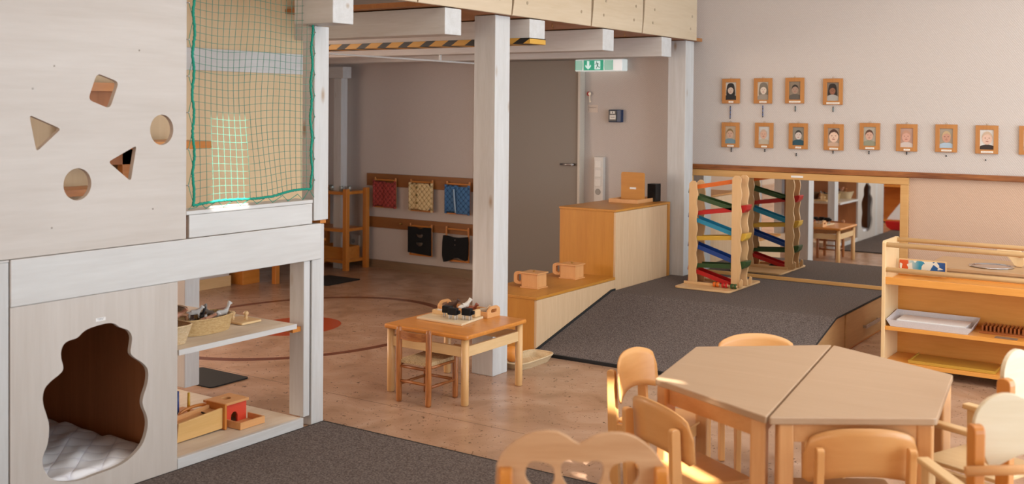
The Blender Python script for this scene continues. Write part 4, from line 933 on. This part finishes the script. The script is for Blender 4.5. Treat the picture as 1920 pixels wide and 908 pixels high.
# ------------------------------------------------------------------ shelf unit and play sink on the right
su = thing('shelf_unit', 'open light wood toy shelf with dowel rails right of the platform', 'shelf', (-1.2, 6.85, 0))
SX0, SX1, SY0, SY1 = -1.778, .60, 6.70, 7.02
SH = lambda a: wood('shelf_birch', '#E6A04E', '#D68E3A', a, .35, .7)
SHL = lambda a: wood('shelf_side_birch', '#EBCB9C', '#E2BC88', a, .35, .5)
for x in (SX0, SX1): obj('side_panel', MB().prism([(SY0, 0), (SY1, 0), (SY1, .80), (SY1-.02, .812), (SY0+.012, .812), (SY0, .80)], x, x+.022, 'YZ'), SHL('Z'), su, .003)
for z in (.548, .268, -.0): 
    zc = z if z else .055
    obj('shelf_board', B(SX0+.022, SX1, SY0+.004, SY1-.012, zc, zc+.024), SH('X'), su, .002)
obj('front_lip', B(SX0+.022, SX1, SY0+.002, SY0+.018, .548, .592), SH('X'), su, .002)
obj('rear_panel', B(SX0+.022, SX1, SY1-.012, SY1, .055, .60), SH('X'), su)
obj('dowel_rail', MB().cyl((SX0+.02, SY0+.020, .788), (SX1, SY0+.020, .788), .0155), PINE('X'), su)
obj('dowel_rail', MB().cyl((SX0+.02, SY0+.020, .636), (SX1, SY0+.020, .636), .0155), PINE('X'), su)
obj('dowel_rail', MB().cyl((SX0+.02, SY1-.045, .796), (SX1, SY1-.045, .796), .0145), PINE('X'), su)
# jigsaw
jz = thing('jigsaw_puzzle', 'framed colourful jigsaw puzzle standing on the shelf behind the rail', 'puzzle', (-1.6, 6.93, .60))
JM, nt, b = newmat('jigsaw_picture')
tc = nd(nt, 'ShaderNodeTexCoord'); vo = nd(nt, 'ShaderNodeTexVoronoi'); vo.inputs['Scale'].default_value = 34; nt.links.new(tc.outputs['Object'], vo.inputs['Vector'])
sp2 = nd(nt, 'ShaderNodeSeparateXYZ'); nt.links.new(tc.outputs['Object'], sp2.inputs[0])
mr_ = nd(nt, 'ShaderNodeMapRange'); mr_.inputs[1].default_value = -.15; mr_.inputs[2].default_value = .15; nt.links.new(sp2.outputs[0], mr_.inputs[0])
base = ramp(nt, mr_.outputs[0], [(.0, c('#C8501E')), (.22, c('#C8501E')), (.25, c('#B7C2BC')), (.45, c('#2F8CA8')), (.7, c('#1D5C96')), (1, c('#17407E'))])
spk = ramp(nt, vo.outputs['Color'], [(.35, (0, 0, 0, 1)), (.5, (1, 1, 1, 1))]); 
mx = nd(nt, 'ShaderNodeMix', data_type='RGBA'); nt.links.new(spk, mx.inputs[0]); nt.links.new(base, mx.inputs[6]); mx.inputs[7].default_value = c('#D8D4C6')
sp_ = nd(nt, 'ShaderNodeSeparateColor'); nt.links.new(vo.outputs['Color'], sp_.inputs[0])
nt.links.new(ramp(nt, sp_.outputs[0], [(.55, (0, 0, 0, 1)), (.6, (1, 1, 1, 1))]), mx.inputs[0])
nt.links.new(mx.outputs[2], b.inputs['Base Color']); b.inputs['Roughness'].default_value = .35
jx0, jx1, jz0, jz1 = -1.742, -1.455, .585, .682
obj('board', MB().prism(rrect(jx0, jx1, jz0, jz1, .01), 6.945, 6.953, 'XZ'), PINE('X'), jz, .001)
obj('picture', B(jx0+.008, jx1-.008, 6.941, 6.945, jz0+.008, jz1-.008), JM, jz)
# translucent tray with paper
pt = thing('document_tray', 'frosted white plastic tray of paper on the middle shelf', 'tray', (-1.5, 6.8, .292))
PX0, PX1, PY0, PY1, PZ = -1.725, -1.285, 6.715, 6.95, .293
FRO = plain('frosted_plastic', '#D6CFCE', .35)
def trayring(dz, o_): fz = .040 if dz > .05 else dz; return [(PX0-o_, PY0-o_*.3, PZ+fz), (PX1+o_, PY0-o_*.3, PZ+fz), (PX1+o_, PY1+o_*.5, PZ+dz), (PX0-o_, PY1+o_*.5, PZ+dz)]
m_ = MB(); A_, B_ = trayring(0, 0), trayring(.065, .026); C_ = trayring(.065, .023); D_ = trayring(.004, -.003)
m_.add(A_+B_+C_+D_, [(3,2,1,0)]+[(i+4*k, (i+1) % 4+4*k, (i+1) % 4+4*(k+1), i+4*(k+1)) for k in range(3) for i in range(4)]+[(12,13,14,15)])
obj('tray_shell', m_, FRO, pt)
tag(obj('paper_stack', B(PX0+.03, PX1-.012, PY0+.02, PY1-.03, PZ+.005, PZ+.042), PAPER, None, .001), 'stack of white paper lying in the frosted tray', 'paper')
# bead material box
bb = thing('counting_beads_box', 'shallow brown wooden box with rows of slats right of the paper tray', 'box', (-1.1, 6.85, .292))
BR2 = wood('reddish_box', '#A85F2C', '#8E4B20', 'X', .4)
obj('tray_base', B(-1.24, -.80, 6.82, 6.97, .293, .305), BR2, bb)
obj('slats', (lambda q: [q.box(-1.23+i*.022, -1.22+i*.022, 6.84, 6.96, .305, .335) for i in range(19)] and q)(MB()), BR2, bb)
tag(obj('label_card', B(-1.14, -1.02, 6.725, 6.775, .293, .2945), plain('grey_card', '#8C7A6C', .4)), 'small grey card on the shelf edge in front of the slatted box', 'card')
ty = thing('yellow_tray', 'flat yellow-brown tray lying on the bottom shelf', 'tray', (-1.35, 6.85, .08))
YT = wood('yellow_tray_wood', '#C79A3C', '#B88A30', 'X', .3)
obj('tray_base', B(-1.62, -1.13, 6.72, 6.97, .080, .090), YT, ty, .001); obj('tray_rim', MB().box(-1.62, -1.13, 6.72, 6.728, .09, .098).box(-1.138, -1.13, 6.728, 6.97, .09, .098).box(-1.62, -1.612, 6.728, 6.97, .09, .098), YT, ty)
# play sink
ps = thing('play_sink', 'low wooden play sink unit with steel bowl behind the toy shelf', 'play kitchen', (-1.0, 7.4, 0))
obj('cabinet', B(-1.60, -.30, 7.06, 7.60, 0, .612), SHL('X'), ps, .003)
plate('worktop', [(-1.62, 7.045), (-.985, 7.045), (-.985, 7.62), (-1.62, 7.62)], [circ(-1.255, 7.27, .118, .108)], .613, .632, 'XY', wood('sink_worktop', '#C9A47C', '#BD966C', 'X', .4), ps, .002)
plate('worktop', [(-.980, 7.045), (-.30, 7.045), (-.30, 7.62), (-.980, 7.62)], [circ(-.60, 7.30, .02)], .613, .632, 'XY', wood('sink_worktop', '#C9A47C', '#BD966C', 'X', .4), ps, .002)
obj('sink_bowl', MB().lathe([(.130,.003),(.132,.007),(.120,.008),(.110,-.01),(.085,-.045),(0,-.05)], (-1.255, 7.27, .632), 36), CHROME, ps)
obj('faucet', MB().prism(smooth_poly([(-1.245, .725), (-1.235, .735), (-1.15, .735), (-1.085, .735), (-1.075, .635), (-1.135, .635), (-1.15, .665), (-1.18, .70), (-1.215, .718)], 1), 7.34, 7.37, 'XZ'), SHL('Z'), ps, .004)
obj('tap_knob', MB().cyl((-1.10, 7.34, .712), (-1.10, 7.30, .712), .017, .014), HONEY('Y'), ps, .002)

# ------------------------------------------------------------------ small table with animal puzzle
st = thing('small_table', 'small square orange wooden table with round legs beside the middle post', 'table', (-3.66, 4.88, 0))
TX0, TX1, TY0, TY1, TZ = -3.955, -3.372, 4.592, 5.185, .385
obj('tabletop', MB().prism(rrect(TX0, TX1, TY0, TY1, .022), TZ-.024, TZ), ORAN('X'), st, .008, 3)
RL = wood('beech_round_leg', '#D9AE78', '#CC9C63', 'Z', .35)
for x, y in ((TX0+.03, TY0+.035), (TX1-.035, TY0+.035), (TX1-.035, TY1-.035), (TX0+.03, TY1-.035)):
    obj('leg', MB().lathe([(.017, 0), (.0215, .006), (.0215, TZ-.024)], (x, y, 0), 20), RL, st)
obj('apron', B(TX0+.05, TX1-.055, TY0+.026, TY0+.044, .262, .318), PINE('X'), st, .002)
obj('apron', B(TX0+.05, TX1-.055, TY1-.044, TY1-.026, .262, .318), PINE('X'), st, .002)
obj('apron', B(TX1-.044, TX1-.026, TY0+.055, TY1-.055, .262, .318), PINE('Y'), st, .002)
obj('apron', B(TX0+.022, TX0+.040, TY0+.055, TY1-.055, .262, .318), PINE('Y'), st, .002)
obj('corner_brace', MB().box(TX1-.15, TX1-.03, -.008, .008, .27, .31, Matrix.Translation((0, TY0+.09, 0)) ), PINE('X'), st)
# child chair
sc = thing('child_chair', 'small rustic brown chair with woven seat tucked at the small orange table', 'chair', (-3.655, 4.6, 0))
CHW = lambda a: wood('worn_brown_chair', '#B5733A', '#7E4420', a, .35, 1.1, None, (.36, .62))
cx0, cx1, cy0, cy1 = -3.757, -3.553, 4.497, 4.735
for x in (cx0, cx1): obj('back_leg', MB().lathe([(.014,0),(.0165,.012),(.0165,.39),(.012,.408),(0,.412)], (x, cy0, 0), 16), CHW('Z'), sc)
for x in (cx0, cx1): obj('front_leg', MB().lathe([(.014,0),(.0165,.012),(.0165,.245),(.011,.256),(0,.258)], (x, cy1, 0), 16), CHW('Z'), sc)
m_ = MB(); n = 10
for k in range(n):
    u0, u1 = k/n, (k+1)/n; f_ = lambda u: (cx0+(cx1-cx0)*u, cy0+.0-.022*math.sin(math.pi*u))
    (xa, ya_), (xb, yb_) = f_(u0), f_(u1)
    m_.add([(xa, ya_-.007, .345), (xb, yb_-.007, .345), (xb, yb_-.007, .388), (xa, ya_-.007, .388), (xa, ya_+.007, .345), (xb, yb_+.007, .345), (xb, yb_+.007, .388), (xa, ya_+.007, .388)], [(0,1,2,3),(7,6,5,4),(0,4,5,1),(3,2,6,7)])
obj('back_slat', m_, CHW('X'), sc)
for (a, b2) in (((cx0, cy0, .115), (cx1, cy0, .115)), ((cx0, cy1, .10), (cx1, cy1, .10)), ((cx0, cy0, .095), (cx0, cy1, .095)), ((cx1, cy0, .10), (cx1, cy1, .10)), ((cx0, cy0, .195), (cx1, cy0, .195)), ((cx1, cy0, .205), (cx1, cy1, .205)), ((cx0, cy0, .205), (cx0, cy1, .205)), ((cx0, cy1, .2), (cx1, cy1, .2))):
    obj('stretcher', MB().cyl(a, b2, .008, n=10), CHW('X'), sc)
def rush():
    mb = MB(); n = 16; vs = []
    for i in range(n+1):
        for j in range(n+1):
            u, v = i/n*2-1, j/n*2-1; x = (cx0+cx1)/2+u*(cx1-cx0)/2*1.02; y = (cy0+cy1)/2+v*(cy1-cy0)/2*1.02
            vs.append((x, y, .232-.006*(1-u*u)*(1-v*v)+.0015*math.sin(max(abs(u), abs(v))*50)))
    N = (n+1)**2; fs = [(i*(n+1)+j, (i+1)*(n+1)+j, (i+1)*(n+1)+j+1, i*(n+1)+j+1) for i in range(n) for j in range(n)]
    mb.add(vs, fs, True); mb.add([(x, y, .214) for x, y, z in vs], [f[::-1] for f in fs])
    e = [i*(n+1) for i in range(n+1)]+[n*(n+1)+j for j in range(1, n+1)]+[i*(n+1)+n for i in range(n-1, -1, -1)]+list(range(n-1, 0, -1)); k = len(e)
    mb.add([vs[q] for q in e]+[(vs[q][0], vs[q][1], .214) for q in e], [(i, (i+1) % k, k+(i+1) % k, k+i) for i in range(k)]); return mb
obj('woven_seat', rush(), carpet('rush_weave', '#A08664', '#C9B08A', 160, .8), sc)
# sorting board
wbd = thing('display_board', 'white wooden board lying on the small orange table', 'board', (-3.70, 4.92, TZ))
obj('board', MB().prism([(-3.884, 4.802), (-3.555, 4.792), (-3.585, 5.045), (-3.90, 5.05)], TZ+.0005, TZ+.013), wood('white_board_wood', '#DEC8A6', '#D4BB96', 'X', .4), wbd, .002)
ht = thing('handled_tray', 'beech tray with cut-out handles at the back of the small orange table', 'tray', (-3.75, 5.12, TZ))
hx0, hx1, hy0, hy1, hz = -3.925, -3.562, 5.052, 5.178, TZ+.0005
obj('tray_base', B(hx0, hx1, hy0, hy1, hz, hz+.006), BEECH('X'), ht)
obj('long_side', MB().box(hx0, hx1, hy0, hy0+.007, hz+.006, hz+.036).box(hx0, hx1, hy1-.007, hy1, hz+.006, hz+.036), BEECH('X'), ht, .001)
for x in (hx0-.001, hx1-.007):
    plate('handle_end', rpoly([(hy0-.002, hz), (hy1+.002, hz), (hy1+.002, hz+.045), (hy1-.03, hz+.065), (hy0+.03, hz+.065), (hy0-.002, hz+.040)], .012, 4), [rrect(hy0+.036, hy1-.034, hz+.026, hz+.048, .009)], x, x+.008, 'YZ', BEECH('Y'), ht, .001)
for k, (x, y, rz, lb_) in enumerate(((-3.735, 4.90, .15, 'black block-shaped toy sheep on thin legs, leftmost on the white board'), (-3.672, 4.868, .1, 'black block-shaped toy sheep on thin legs, middle one on the white board'), (-3.600, 4.905, .12, 'black block-shaped toy sheep on thin legs, rightmost on the white board'))):
    t = thing('toy_sheep', lb_, 'toy sheep', (x, y, TZ+.013), rz, 'black sheep on the white board', True)
    obj('body', B(-.029, .029, -.017, .017, .026, .066), BLACKF, t, .004); obj('head', B(.029, .046, -.009, .009, .034, .054), BLACKF, t, .003)
    for a in (-.02, .02):
        for b2 in (-.011, .011): obj('leg', MB().cyl((a, b2, 0), (a, b2, .027), .0033, n=8), CW, t)
fig = [('toy_cow', 'dark brown toy cow at the left of the handled tray', plain('dark_brown_toy', '#3A241B', .6), (-3.86, 5.10, hz+.012), .4, .9, .3),
       ('toy_goose', 'white toy animal standing up in the handled tray', plain('white_toy', '#DAD2C6', .5), (-3.775, 5.10, hz+.010), 1.4, .95, .2),
       ('toy_pig', 'reddish brown toy animal in the middle of the handled tray', plain('red_brown_toy', '#8E4A32', .5), (-3.72, 5.12, hz+.006), .1, .85, .4),
       ('toy_dog', 'white and brown toy animal near the right handle of the tray', plain('beige_toy', '#BDA88E', .5), (-3.64, 5.11, hz+.006), .6, .9, .6)]
for nm, lb_, mt_, loc, rz, s, ti in fig: animal(nm, lb_, mt_, loc, rz, s, ti, False, False, 'toy animals in the tray on the small table')
lbx = thing('card_tray', 'small low wooden tray with pale shapes left of the black sheep', 'tray', (-3.86, 4.94, TZ+.013))
obj('tray_body', MB().box(-3.875, -3.775, 4.935, 4.995, TZ+.0135, TZ+.018).box(-3.875, -3.775, 4.935, 4.941, TZ+.018, TZ+.036).box(-3.781, -3.775, 4.941, 4.995, TZ+.018, TZ+.036).box(-3.875, -3.869, 4.941, 4.995, TZ+.018, TZ+.036), PINE('X'), lbx, .001)
tag(obj('wooden_ring', MB().tube([(-3.835+.02*math.cos(a), 4.968+.016*math.sin(a), TZ+.030) for a in [k*math.pi/8 for k in range(16)]], .006, 6, True), plain('pink_white', '#DCC4B4', .5)), 'pale pink ring in the small low tray on the table', 'ring')
tag(obj('wooden_block', B(-3.62, -3.592, 4.975, 5.03, TZ+.0135, TZ+.055), PINE('Z'), None, .006), 'upright pale wooden block behind the rightmost black sheep', 'block')
# wicker tray on floor
basket('wicker_tray', 'low open wicker tray on the floor between the table and the low cabinet', WICKW, -3.66, 5.62, 0, .085, .17, .042, 1.22, .006, 4)
tag(obj('play_ball', MB().ell((-3.735, 5.57, .062), .05, .05, .05, 20, 14), plain('orange_ball', '#D98A3A', .5)), 'orange ball lying in the wicker tray behind the middle post', 'ball')

# ------------------------------------------------------------------ trapezoid tables
TT = .61
def trap(label, pts, legs_at):
    cx = sum(p[0] for p in pts)/4; cy = sum(p[1] for p in pts)/4
    t = thing('trapezoid_table', label, 'table', (cx, cy, 0), 0)
    obj('tabletop', MB().prism(rpoly(pts, .012, 4), TT-.024, TT), BEECHT('X'), t, .006, 3)
    C_ = Vector((cx, cy)); ins = []
    for i, p in enumerate(pts):
        p = Vector(p); a = (Vector(pts[i-1])-p).normalized(); b2 = (Vector(pts[(i+1) % 4])-p).normalized()
        s_ = .038/max(.5, abs(a.x*b2.y-a.y*b2.x)); ins.append((p+(a+b2)*s_, math.atan2(b2.y, b2.x)))
    for q, ang in ins:
        M_ = Matrix.Translation((q.x, q.y, 0)) @ Matrix.Rotation(ang, 4, 'Z')
        obj('leg', MB().box(-.026, .026, -.026, .026, 0, TT-.024, M_), BEECH('Z'), t, .008, 3)
    for i in range(4):
        a, b2 = ins[i][0], ins[(i+1) % 4][0]; d_ = (b2-a); L_ = d_.length; an = math.atan2(d_.y, d_.x)
        M_ = Matrix.Translation((a.x, a.y, 0)) @ Matrix.Rotation(an, 4, 'Z')
        obj('apron', MB().box(.028, L_-.028, -.010, .010, TT-.088, TT-.024, M_), BEECH('X'), t, .002)
A_, B_, C_, D_, E_, F_ = (-1.757, 3.566), (-1.858, 4.152), (-1.400, 4.526), (-.867, 4.281), (-.783, 3.637), (-1.237, 3.328)
gp = .004
trap('light beech trapezoid table, the left of the pair pushed together', [A_, (F_[0]-gp, F_[1]+.001), (C_[0]-gp, C_[1]), B_], None)
trap('light beech trapezoid table, the right of the pair pushed together', [(F_[0]+gp, F_[1]), E_, D_, (C_[0]+gp, C_[1])], None)

# toddler chairs (local: seat towards +Y)
def curved_back(w, z0, z1, depth, th, y0, arch=.035, n=20, rc=.05):
    mb = MB(); cols = []
    for i in range(n+1):
        u = i/n*2-1; x = u*w/2; y = y0+depth*(u*u)-depth
        zt = z1-.045*abs(u)**2.6-(rc*max(0, (abs(u)-.86)/.14)**2); zb = z0+arch*(1-u*u)**1.0+(.02*max(0, (abs(u)-.9)/.1)**2)
        cols.append((x, y, zb, zt))
    m_ = 6; vs = []
    for s_ in (0, 1):
        for x, y, zb, zt in cols:
            for j in range(m_+1):
                z = zb+(zt-zb)*j/m_; vs.append((x, y-.10*(z-z0)+(th if s_ else 0), z))
    N = (n+1)*(m_+1); fs = []
    for i in range(n):
        for j in range(m_):
            a = i*(m_+1)+j; b2 = a+m_+1; fs += [(a, b2, b2+1, a+1), (N+a+1, N+b2+1, N+b2, N+a)]
    e = [i*(m_+1) for i in range(n+1)]+[n*(m_+1)+j for j in range(1, m_+1)]+[i*(m_+1)+m_ for i in range(n-1, -1, -1)]+[j for j in range(m_-1, 0, -1)]
    k = len(e)
    for i in range(k): fs.append((e[i], e[(i+1) % k], N+e[(i+1) % k], N+e[i]))
    mb.add(vs, fs, True); return mb
def make_chair(label, loc, rz):
    t = thing('toddler_chair', label, 'chair', loc, rz, 'birch toddler chairs around the trapezoid tables', True)
    obj('backrest', curved_back(.375, .385, .58, .035, .008, -.112), BIRCH('X'), t)
    for s_ in (-1, 1):
        x = s_*.148
        obj('back_leg', MB().prism(rpoly([(-.165, 0), (-.125, 0), (-.138, .30), (-.152, .52), (-.187, .52), (-.180, .30)], .014, 4), x-.012, x+.012, 'YZ'), BIRCH('Z'), t, .003)
        obj('front_leg', MB().prism(rpoly([(.120, 0), (.150, 0), (.150, .300), (.105, .300)], .01, 3), x-.012, x+.012, 'YZ'), BIRCH('Z'), t, .003)
        obj('side_rail', B(x-.010, x+.010, -.140, .106, .255, .300), BIRCH('Y'), t, .002)
    obj('seat', MB().prism(rpoly([(-.140, -.150), (.140, -.150), (.175, .150), (-.175, .150)], .03, 5), .302, .314), BIRCH('Y'), t, .003)
    obj('front_rail', B(-.140, .140, .118, .136, .250, .300), BIRCH('X'), t, .002)
    return t
def face(dx, dy): return math.atan2(dy, dx)-math.pi/2
ch0 = make_chair('light birch toddler chair left of the tables, its curved back seen from inside', (-1.965, 4.07, 0), face(1, .04))
chairs = [((-1.80+.085, 4.66-.10, 0), face(.60, -.80), 'birch toddler chair behind the left table, only its rounded back top showing above it'),
          ((-1.60, 3.53, 0), face(.50, .86), 'birch toddler chair in front of the left table with its back to the camera'),
          ((-1.060, 3.622, 0), face(-.56, .83), 'birch toddler chair in front of the right table with its back to the camera')]
for loc, rz, lb_ in chairs: dup(ch0, loc, rz, lb_)

# armchairs with shaped backs
def lobed(name, w, z0, z1, y, holes=False, mat=None, parent=None):
    h = z1-z0
    if holes:
        S = w/1490
        out = [(300,1000),(298,800),(302,640),(310,480),(345,400),(400,335),(470,280),(560,228),(650,200),(750,190),(830,200),(900,232),(960,275),(1020,303),(1075,275),(1130,240),(1200,215),(1280,203),(1360,205),(1440,222),(1510,252),(1580,300),(1640,352),(1690,410),(1730,470),(1765,550),(1790,640),(1795,800),(1790,1000)]
        f_ = lambda p: ((p[0]-1045)*S, z1-(p[1]-190)*S)
        hc = [(850,480),(880,440),(940,432),(1000,450),(1045,455),(1090,450),(1150,432),(1200,445),(1222,490),(1215,580),(1170,680),(1045,800),(920,680),(865,580)]
        hl = [(600,440),(700,445),(790,480),(808,560),(800,640),(740,720),(660,700),(580,640),(550,560),(565,480)]
        hr = [(1480,440),(1390,445),(1290,480),(1262,560),(1280,640),(1340,720),(1420,700),(1500,640),(1530,560),(1515,480)]
        return plate(name, [f_(p) for p in out], [smooth_poly([f_(p) for p in q], 1) for q in (hc, hl, hr)], y, y+.018, 'XZ', mat, parent, .004)
    pts = []
    for a in range(0, 181, 12):
        t = R(a); pts.append((w*.25+w*.27*math.cos(t), z1-w*.27+w*.27*math.sin(t)))
    for a in range(0, 181, 12):
        t = R(a); pts.append((-w*.25+w*.27*math.cos(t), z1-w*.27+w*.27*math.sin(t)))
    pts = [p for p in pts if not (abs(p[0]) < .012)]
    pts += [(-w*.50, z0+h*.45), (-w*.40, z0)]+[(-w*.30+w*.60*k/10, z0+.035*math.sin(math.pi*k/10)) for k in range(11)]+[(w*.40, z0), (w*.50, z0+h*.45)]
    return plate(name, pts, [], y, y+.016, 'XZ', mat, parent, .004)
def armchair(label, loc, rz, top=.82, holes=False, group=None, round_bar=False, w=.36, lean=0):
    t = thing('toddler_armchair', label, 'armchair', loc, rz, group, True)
    hw = w/2; seat = .36
    WB = wood('pale_armchair_back', '#DCCBAE', '#D2BE9C', 'X', .4) if not holes else wood('worn_armchair_back', '#CCA27A', '#B88A60', 'X', .45)
    lobed('backrest', .43 if holes else w*.98, top-.205 if not holes else top-.22, top, -.17, holes, WB, t)
    for s_ in (-1, 1):
        x = s_*(hw+.0 if not holes else .19)
        obj('back_post', MB().prism(rpoly([(-.200, 0), (-.150, 0), (-.150, top-.085), (-.200, top-.085)], .022, 4), x-.016, x+.016, 'YZ'), HONEY('Z') if not holes else ORAN('Z'), t, .004)
        obj('front_leg', B(x-.012, x+.012, .10, .155, 0, top-.31), PINE('Z'), t, .004)
        if round_bar: pass
        obj('armrest', B(x-.020, x+.020, -.15, .17, top-.31, top-.29), PINE('Y'), t, .005)
        obj('side_rail', B(x-.010, x+.010, -.15, .10, seat-.05, seat-.003), PINE('Y'), t, .002)
    if round_bar:
        pts = [(-hw-.05, -.218, top-.205), (-hw*.5, -.238, top-.195), (0, -.245, top-.19), (hw*.5, -.238, top-.195), (hw+.04, -.218, top-.205)]
        obj('rear_bar', MB().tube(pts, .014, 10), BEECH('X'), t)
    obj('seat', MB().prism(rpoly([(-hw+.01, -.15), (hw-.01, -.15), (hw-.01, .15), (-hw+.01, .15)], .02, 4), seat, seat+.014), PINE('Y'), t, .003)
    obj('foot_rail', B(-hw+.012, hw-.012, .115, .135, .16, .20), PINE('X'), t, .002)
    return t
def at(bx, by, fx, fy): L_ = math.hypot(fx, fy); return (bx+.17*fx/L_, by+.17*fy/L_, 0)
armchair('toddler armchair with pale rounded back, front one at the right edge', at(-.455, 3.37, -.6, .8), face(-.6, .8), .80, False, None, True)
armchair('toddler armchair with pale rounded back, rear one at the right edge', at(-.56, 3.98, -.92, .38), face(-.92, .38), .81, False, None, False, .30)
armchair('blurred toddler armchair with heart-shaped cutouts in its back, closest to the camera', at(-1.31, 2.27, -.58, .815), face(-.58, .815), .81, True)

# furniture seen only in the mirror
bk = thing('bookcase', 'dark orange-brown open bookcase seen only in the mirror', 'shelf', (-4.4, .3, 0))
for z in (.02, .52, .98, 1.45): obj('shelf_board', B(-5.6, -3.84, .10, .45, z, z+.03), ORAN('X'), bk)
for x in (-5.6, -4.7, -3.87): obj('side_panel', B(x, x+.03, .10, .45, 0, 1.48), ORAN('Z'), bk)
obj('rear_panel', B(-5.6, -3.84, .08, .10, 0, 1.48), ORAN('X'), bk)
tp = thing('toy_sailboat', 'red toy boat with a white sail, seen in the right end of the mirror', 'toy boat', (-3.72, 1.45, .01))
obj('hull', MB().prism([(-3.90, .13), (-3.54, .13), (-3.58, .05), (-3.64, .012), (-3.82, .012), (-3.88, .05)], 1.40, 1.50, 'XZ'), RED, tp, .01)
obj('sail', MB().prism([(-3.885, .15), (-3.62, .15), (-3.62, .50)], 1.445, 1.453, 'XZ'), PAPER, tp)
obj('mast', MB().cyl((-3.612, 1.45, .13), (-3.612, 1.45, .51), .007), PINE('Z'), tp)
